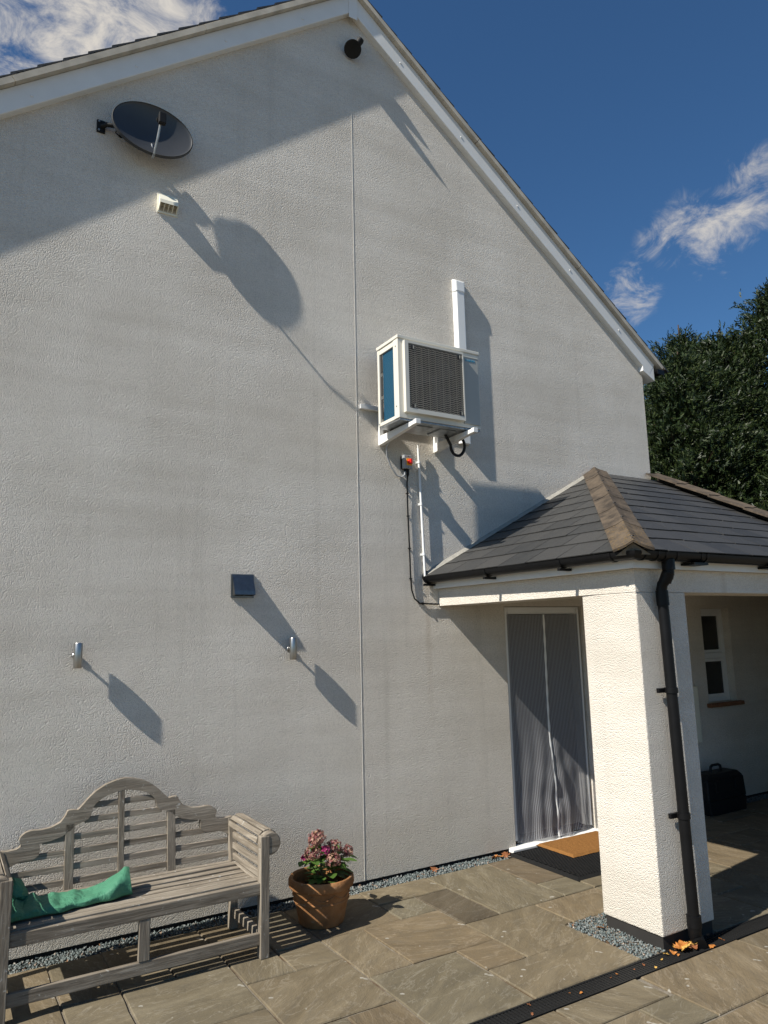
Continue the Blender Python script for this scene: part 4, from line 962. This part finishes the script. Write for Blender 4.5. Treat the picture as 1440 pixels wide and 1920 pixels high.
def slope_box(name, mat, x0, x1, z0, z1, th, off=0):
    return MB().hexa([(x0, bk(z0)+.022-th+off, z0), (x1, bk(z0)+.022-th+off, z0), (x1, bk(z0)+.022+th+off, z0), (x0, bk(z0)+.022+th+off, z0)], [(x0, bk(z1)+.022-th+off, z1), (x1, bk(z1)+.022-th+off, z1), (x1, bk(z1)+.022+th+off, z1), (x0, bk(z1)+.022+th+off, z1)]).build(name, mat, bench, bevel=.002)
slope_box('back_stile', 'wood_z', BX-.036, BX+.0, .40, .922, .014, -.003)
for u in (-.345, .268): slope_box('back_stile', 'wood_z', BX+u, BX+u+.052, .40, .765, .015, -.003)
for (z, u) in ((.440, .67), (.520, .67), (.603, .67), (.685, .47), (.772, .235), (.852, .185)):
    slope_box('back_slat', 'wood_x', BX-u, BX+u, z-.017, z+.017, .008)

# folded green cover on the seat
sec = [(-2.52, .060, .30, .03), (-2.47, .085, .31, .05), (-2.43, .045, .30, -.02), (-2.37, .075, .29, .02), (-2.345, .048, .28, -.03), (-2.28, .062, .27, .02), (-2.24, .042, .26, -.02), (-2.17, .055, .25, .01), (-2.12, .040, .24, -.01), (-2.06, .052, .22, .0), (-2.00, .080, .20, .0), (-1.95, .108, .19, .0), (-1.895, .140, .18, .0), (-1.868, .128, .175, .0)]
vs = []; nn = 36; ns_ = 64; SX = np.array([q[0] for q in sec]); SH = np.array([q[1] for q in sec])*np.array([.8]*10+[.85, .9, .95, .95]); SW = np.array([q[2] for q in sec])
for i in range(ns_):
    x = SX[0]+(SX[-1]-SX[0])*i/(ns_-1); h = float(np.interp(x, SX, SH)); wd = float(np.interp(x, SX, SW))
    for k in range(nn):
        a = 2*math.pi*k/nn; ca_, sa_ = math.cos(a), math.sin(a)
        yy_ = -.52+wd/2*math.copysign(abs(ca_)**.5, ca_); zz_ = .409+h*(.5+.5*math.copysign(abs(sa_)**.45, sa_))
        if sa_ > .05:
            cr = abs(math.sin(17*x+11*yy_))**.5*.5+abs(math.sin(29*x-23*yy_+1))**.6*.35
            zz_ += (.024*cr-.014)*(1-.5*max(0, (x+2.05)/.2)) - (.035*max(0, -ca_)*max(0, (x+2.02)/.15))
        vs.append((x+.010*math.sin(9*yy_*3+a), yy_+.010*math.sin(23*x)+.006*math.sin(47*x+a), max(zz_, .4095)))
fs_ = [(i*nn+k, i*nn+(k+1) % nn, (i+1)*nn+(k+1) % nn, (i+1)*nn+k) for i in range(ns_-1) for k in range(nn)]+[tuple(range(nn))[::-1], tuple(range((ns_-1)*nn, ns_*nn))]
cv = empty('bench_cover', (-2.2, -.5, .409), 'green fabric bench cover left folded along the bench seat', 'bench cover')
o = MB().add(vs, fs_).build('folded_length', 'cover_green', cv, smooth='auto')
vs = []; nn = 18
for i, (t_, h, wd) in enumerate(((0, .05, .10), (.25, .10, .16), (.5, .135, .20), (.75, .11, .19), (1, .05, .12))):
    for k in range(nn):
        a = 2*math.pi*k/nn; x = -2.54+.15*t_
        vs.append((x+random.uniform(-.008, .008), -.36+wd/2*math.cos(a)+random.uniform(-.006, .006), max(.4095, .415+h*(.5+.5*math.sin(a))+.012*math.sin(3*a+5*t_))))
fs_ = [(i*nn+k, i*nn+(k+1) % nn, (i+1)*nn+(k+1) % nn, (i+1)*nn+k) for i in range(4) for k in range(nn)]+[tuple(range(nn))[::-1], tuple(range(4*nn, 5*nn))]
MB().add(vs, fs_).build('bunched_end', 'cover_green', cv, smooth='auto')

# ------------------------------------------------------------------ pot and hydrangea
pc = Vector((-.603, -.477, GZ)); pot = empty('terracotta_pot', pc, 'round terracotta plant pot standing on the paving beside the bench', 'plant pot')
prof = [(.0001, .004), (.142, .0), (.150, .008), (.166, .08), (.180, .145), (.190, .150), (.188, .157), (.184, .160), (.196, .222), (.204, .226), (.216, .232), (.221, .245), (.220, .278), (.212, .290), (.198, .290), (.190, .282), (.184, .20), (.17, .16)]
MB().lathe(prof, pc, 44).build('pot_body', 'terracotta', pot, smooth='auto')
# draped relief swags
m_ = MB()
for k in range(8):
    a0 = 2*math.pi*k/8; pts = []
    for i in range(9):
        a = a0+2*math.pi/8*i/8; z = .208-.030*math.sin(math.pi*i/8); r_ = .184+(.196-.184)*(z-.16)/.062+.001; pts.append((pc.x+r_*math.cos(a), pc.y+r_*math.sin(a), pc.z+z))
    m_.tube(pts, .0055, 6)
m_.build('relief_swag', 'terracotta', pot, smooth='auto')
MB().lathe([(.0001, .205), (.1, .208), (.186, .20)], pc, 24).build('soil', 'soil', pot)
hy = empty('hydrangea', pc+Vector((.06, 0, .2)), 'hydrangea with faded pink flower heads growing in the terracotta pot', 'plant')
H0 = pc+Vector((.04, 0, .205))
heads = [((-.662+.02, -.50, .505), .058, 0), ((-.70, -.55, .435), .050, 0), ((-.52, -.50, .435), .052, 0), ((-.40, -.47, .385), .040, 2), ((-.565, -.58, .375), .050, 0), ((-.635, -.45, .475), .042, 0), ((-.60, -.53, .43), .034, 1), ((-.735, -.50, .400), .022, 1)]
def leaf_mesh(V, F, p, d, upv, ln, wd):
    d = d.normalized(); sd = d.cross(upv).normalized(); n_ = sd.cross(d); b = len(V)
    prof_ = ((0, .0), (.18, .55), (.42, 1.0), (.68, .78), (.88, .38), (1, 0))
    for (t_, w_) in prof_:
        c_ = p+d*ln*t_+n_*(-.18*ln*t_*t_)
        V.extend([c_-sd*wd*w_+n_*.12*wd*w_, c_, c_+sd*wd*w_+n_*.12*wd*w_])
    for i in range(len(prof_)-1):
        for k in (0, 1): F.append((b+3*i+k, b+3*i+k+1, b+3*i+k+4, b+3*i+k+3))
for (hp, hr, kind) in heads:
    hp = Vector(hp); mid = H0.lerp(hp, .5)+Vector((random.uniform(-.03, .03), random.uniform(-.03, .03), .03))
    MB().tube([H0+Vector((random.uniform(-.05, .05), random.uniform(-.05, .05), 0)), mid, hp], .004, 6).build('stem', 'plant_stem', hy, smooth='auto')
    V = []; F = []
    nfl = int(120*(hr/.05)**2)
    for i in range(nfl):
        th = random.uniform(0, 2*math.pi); u_ = random.uniform(-.55, 1); d = Vector((math.sqrt(1-u_*u_)*math.cos(th), math.sqrt(1-u_*u_)*math.sin(th), u_))
        c_ = hp+d*hr*random.uniform(.78, 1.08); t1 = d.orthogonal().normalized(); t1.rotate(Matrix.Rotation(random.uniform(0, 6.3), 3, d)); t2 = d.cross(t1)
        s_ = random.uniform(.009, .013); tilt = d*random.uniform(-.002, .004)
        b = len(V)
        V.append(c_)
        for k in range(8):
            rr = s_*(1 if k % 2 == 0 else .62); V.append(c_+t1*rr*math.cos(k*math.pi/4)+t2*rr*math.sin(k*math.pi/4)+d*(.003 if k % 2 == 0 else 0)+tilt)
        F += [(b, b+1+k, b+1+(k+1) % 8) for k in range(8)]
    fh = MB().add(V, F).build('flower_head', 'florets_pink' if kind == 1 else 'florets', hy)
    if kind == 1: fh['label'] = 'bright pink flower head'
for i in range(46):
    th = random.uniform(0, 2*math.pi); rr = random.uniform(.01, .10); hgt = random.uniform(.03, .20)
    p = H0+Vector((rr*math.cos(th)+.02, rr*math.sin(th), hgt)); d = Vector((math.cos(th), math.sin(th), random.uniform(-.35, .45)))
    V = []; F = []; leaf_mesh(V, F, p, d, Vector((0, 0, 1)), random.uniform(.075, .125), random.uniform(.028, .044)); MB().add(V, F).build('leaf', 'plant_leaf', hy, smooth=True)
for (hp, hr, kind) in heads:
    for k in range(4):
        th = random.uniform(0, 2*math.pi); d = Vector((math.cos(th), math.sin(th), random.uniform(-.5, .1)))
        V = []; F = []; leaf_mesh(V, F, Vector(hp)-Vector((0, 0, hr*.7)), d, Vector((0, 0, 1)), random.uniform(.06, .10), random.uniform(.022, .036)); MB().add(V, F).build('leaf', 'plant_leaf', hy, smooth=True)

# ------------------------------------------------------------------ black case under the porch
cs_ = empty('tool_case', (4.1, -.17, GZ), 'black hard plastic carrying case standing under the porch by the wall', 'case')
c0, c1, cy0, cy1, cz1 = 3.80, 4.42, -.30, -.06, .37
MB().hexa([(c0+.02, cy0, GZ), (c1-.02, cy0, GZ), (c1-.02, cy1, GZ), (c0+.02, cy1, GZ)], [(c0, cy0, .12), (c1, cy0, .12), (c1, cy1, .12), (c0, cy1, .12)]).hexa([(c0, cy0, .1201), (c1, cy0, .1201), (c1, cy1, .1201), (c0, cy1, .1201)], [(c0+.01, cy0+.01, cz1-.05), (c1-.01, cy0+.01, cz1-.05), (c1-.01, cy1-.01, cz1-.05), (c0+.01, cy1-.01, cz1-.05)]).hexa([(c0+.01, cy0+.01, cz1-.05), (c1-.01, cy0+.01, cz1-.05), (c1-.01, cy1-.01, cz1-.05), (c0+.01, cy1-.01, cz1-.05)], [(c0+.07, cy0+.03, cz1), (c1-.07, cy0+.03, cz1), (c1-.07, cy1-.03, cz1), (c0+.07, cy1-.03, cz1)]).build('shell', 'case_black', cs_, bevel=.012)
MB().tube([(4.02, -.18, cz1-.005), (4.03, -.18, cz1+.05), (4.06, -.18, cz1+.065), (4.16, -.18, cz1+.065), (4.19, -.18, cz1+.05), (4.20, -.18, cz1-.005)], .014, 8).build('handle', 'case_black', cs_, smooth='auto')
for x in (3.95, 4.27): box('latch', 'case_black', cs_, x-.03, x+.03, cy0-.008, cy0+.012, .20, .30, bevel=.004)

# ------------------------------------------------------------------ fallen leaves
def dead_leaf(x, y, z, sz, mat, label, group, rot=None):
    pr_ = [(0, -1), (.25, -.55), (.75, -.75), (.6, -.2), (1, .1), (.55, .3), (.35, .9), (0, 1.15), (-.35, .85), (-.6, .3), (-1, .05), (-.55, -.2), (-.7, -.75), (-.25, -.5)]
    a = random.uniform(0, 6.28) if rot is None else rot; tl2 = random.uniform(-.5, .5); tb = random.uniform(-.5, .5); V = [Vector((0, 0, sz*.08))]
    for (u, v) in pr_:
        cu = .22*sz*(u*u*random.uniform(.3, 1.3))
        V.append(Vector((u*sz*.5, v*sz*.5, cu)))
    Mr = Matrix.Translation((x, y, z+sz*.16)) @ Matrix.Rotation(a, 4, 'Z') @ Matrix.Rotation(tl2, 4, 'X') @ Matrix.Rotation(tb, 4, 'Y')
    V = [Mr @ p for p in V]; n = len(pr_)
    zl = min(p.z for p in V)
    V = [p+Vector((0, 0, z+.001-zl)) for p in V]
    o = MB().add(V, [(0, 1+k, 1+(k+1) % n) for k in range(n)]).build('dry_leaf', mat, loc=(x, y, z)); sm = o.modifiers.new('t', 'SOLIDIFY'); sm.thickness = .0012
    return tag(o, label, 'leaf', group)
for i in range(16):
    a = random.uniform(0, 6.28); rr = random.uniform(0, 1)**.7
    dead_leaf(.985+.115*rr*math.cos(a), -2.105+.045*rr*math.sin(a), GZ+.002+.03*(1-rr)*random.random(), random.uniform(.035, .075), random.choice(['leaf_orange', 'leaf_orange', 'leaf_brown', 'leaf_yellow']), 'dry orange leaf in the small pile at the foot of the downpipe', 'leaves piled at the downpipe')
dead_leaf(.835, -2.085, GZ, .035, 'leaf_yellow', 'small yellow leaf on the drain left of the leaf pile', None)
dead_leaf(1.14, -2.17, GZ, .05, 'leaf_orange', 'single orange leaf on the drain right of the downpipe', None)
dead_leaf(.80, -1.62, GZ+.002, .055, 'leaf_orange', 'orange leaf on the gravel against the pillar side', None)
for i in range(6):
    dead_leaf(1.22+.03*i+random.uniform(-.02, .02), -.05-.04*random.random(), GZ-.008, random.uniform(.05, .085), random.choice(['leaf_brown', 'leaf_brown', 'leaf_orange']), 'curled brown leaf lying against the wall beside the door sill', 'leaves beside the door sill')
dead_leaf(.62, -.035, GZ-.008, .075, 'leaf_brown', 'curled brown leaf on the gravel midway between pot and door', None)
dead_leaf(-1.02, -.07, GZ-.008, .09, 'leaf_orange', 'orange leaf on the gravel behind the bench end', None)
for i in range(14):
    dead_leaf(random.uniform(-.3, 1.6), random.uniform(yd1+.02, yd0-.02), GZ, random.uniform(.010, .022), random.choice(['leaf_brown', 'leaf_yellow', 'leaf_orange']), 'tiny leaf scrap scattered on the drain grating', 'leaf scraps on the drain')

# ------------------------------------------------------------------ conifers behind the house
def conifer(x, y, h, rad, label, n=9000, seed=1):
    e = empty('conifer_tree', (x, y, -.14), label, 'tree', 'tall conifers beyond the house')
    rg = np.random.default_rng(seed)
    MB().tube([(x, y, -.14), (x+.05, y, h*.5), (x, y, h*.97)], .16, 10, rads=[.2, .12, .015]).build('trunk', 'trunk_bark', e, smooth='auto')
    npl = 800
    t_ = rg.uniform(.02, 1, npl)**.85; z0 = h*t_*.93; th = rg.uniform(0, 2*math.pi, npl)
    rmax = rad*(1-t_)**.62*(1+.20*np.sin(3*th+seed)+.13*np.sin(7*th+9*t_))+.10
    ro = rmax*rg.uniform(.62, 1.06, npl)
    tip = np.stack([x+ro*np.cos(th), y+ro*np.sin(th), z0+ro*rg.uniform(.25, .55, npl)], 1)
    lm_ = MB()
    for b in range(60): lm_.tube([(x, y, z0[b]), tuple((np.array([x, y, z0[b]])+tip[b])/2+np.array([0, 0, -.05])), tuple(tip[b])], .02, 5, rads=[.035, .02, .006])
    lm_.build('limbs', 'trunk_bark', e, smooth='auto')
    out_ = np.stack([np.cos(th), np.sin(th), np.full(npl, .75)], 1); out_ /= np.linalg.norm(out_, axis=1, keepdims=True)
    ix = np.repeat(np.arange(npl), int(n/npl)); N = len(ix)
    al = rg.uniform(0, 1, (N, 1)); c_ = tip[ix]-out_[ix]*(1-al)*rg.uniform(.1, .8, (N, 1))+rg.normal(0, .13, (N, 3))*(1.15-al*.7)
    nz = lambda a: a/np.linalg.norm(a, axis=1, keepdims=True)
    d = nz(out_[ix]+rg.normal(0, .55, (N, 3))); sd = nz(np.cross(d, rg.normal(size=(N, 3)))); ln = rg.uniform(.09, .20, (N, 1))
    w_ = np.cross(d, sd)*.013+d*.013; quads = []
    for q_ in range(5):      # feather: five narrow leaflets along a spine
        p0 = c_+d*ln*q_*.2; dd = d*.8+sd*(.75 if q_ % 2 else -.75) if q_ < 4 else d
        L_ = ln*(.55-.06*q_)
        quads.append(np.stack([p0-w_, p0+dd*L_*.55+sd*.004+w_*1.1, p0+dd*L_, p0+dd*L_*.5-w_*1.3], 1))
    V = np.concatenate(quads).reshape(-1, 3)-np.array([x, y, -.14]); F = np.arange(len(V)).reshape(-1, 4)
    raw('crown', V, F, 'conifer', e); return e
conifer(9.0, 3.3, 7.35, 2.4, 'conifer close behind the house corner, lower pointed crown', 26000, 3)
conifer(12.0, 2.8, 9.6, 3.0, 'tallest conifer at the right edge, beyond the porch roof', 26000, 5)
conifer(10.9, 3.6, 8.35, 2.7, 'conifer standing further back between the other two tall ones', 22000, 8)
conifer(9.6, 1.3, 5.2, 2.0, 'shorter bushy conifer in front, just above the porch roof', 20000, 11)
conifer(13.2, 6.2, 10.0, 2.7, 'conifer behind the tallest one at the right edge', 14000, 13)
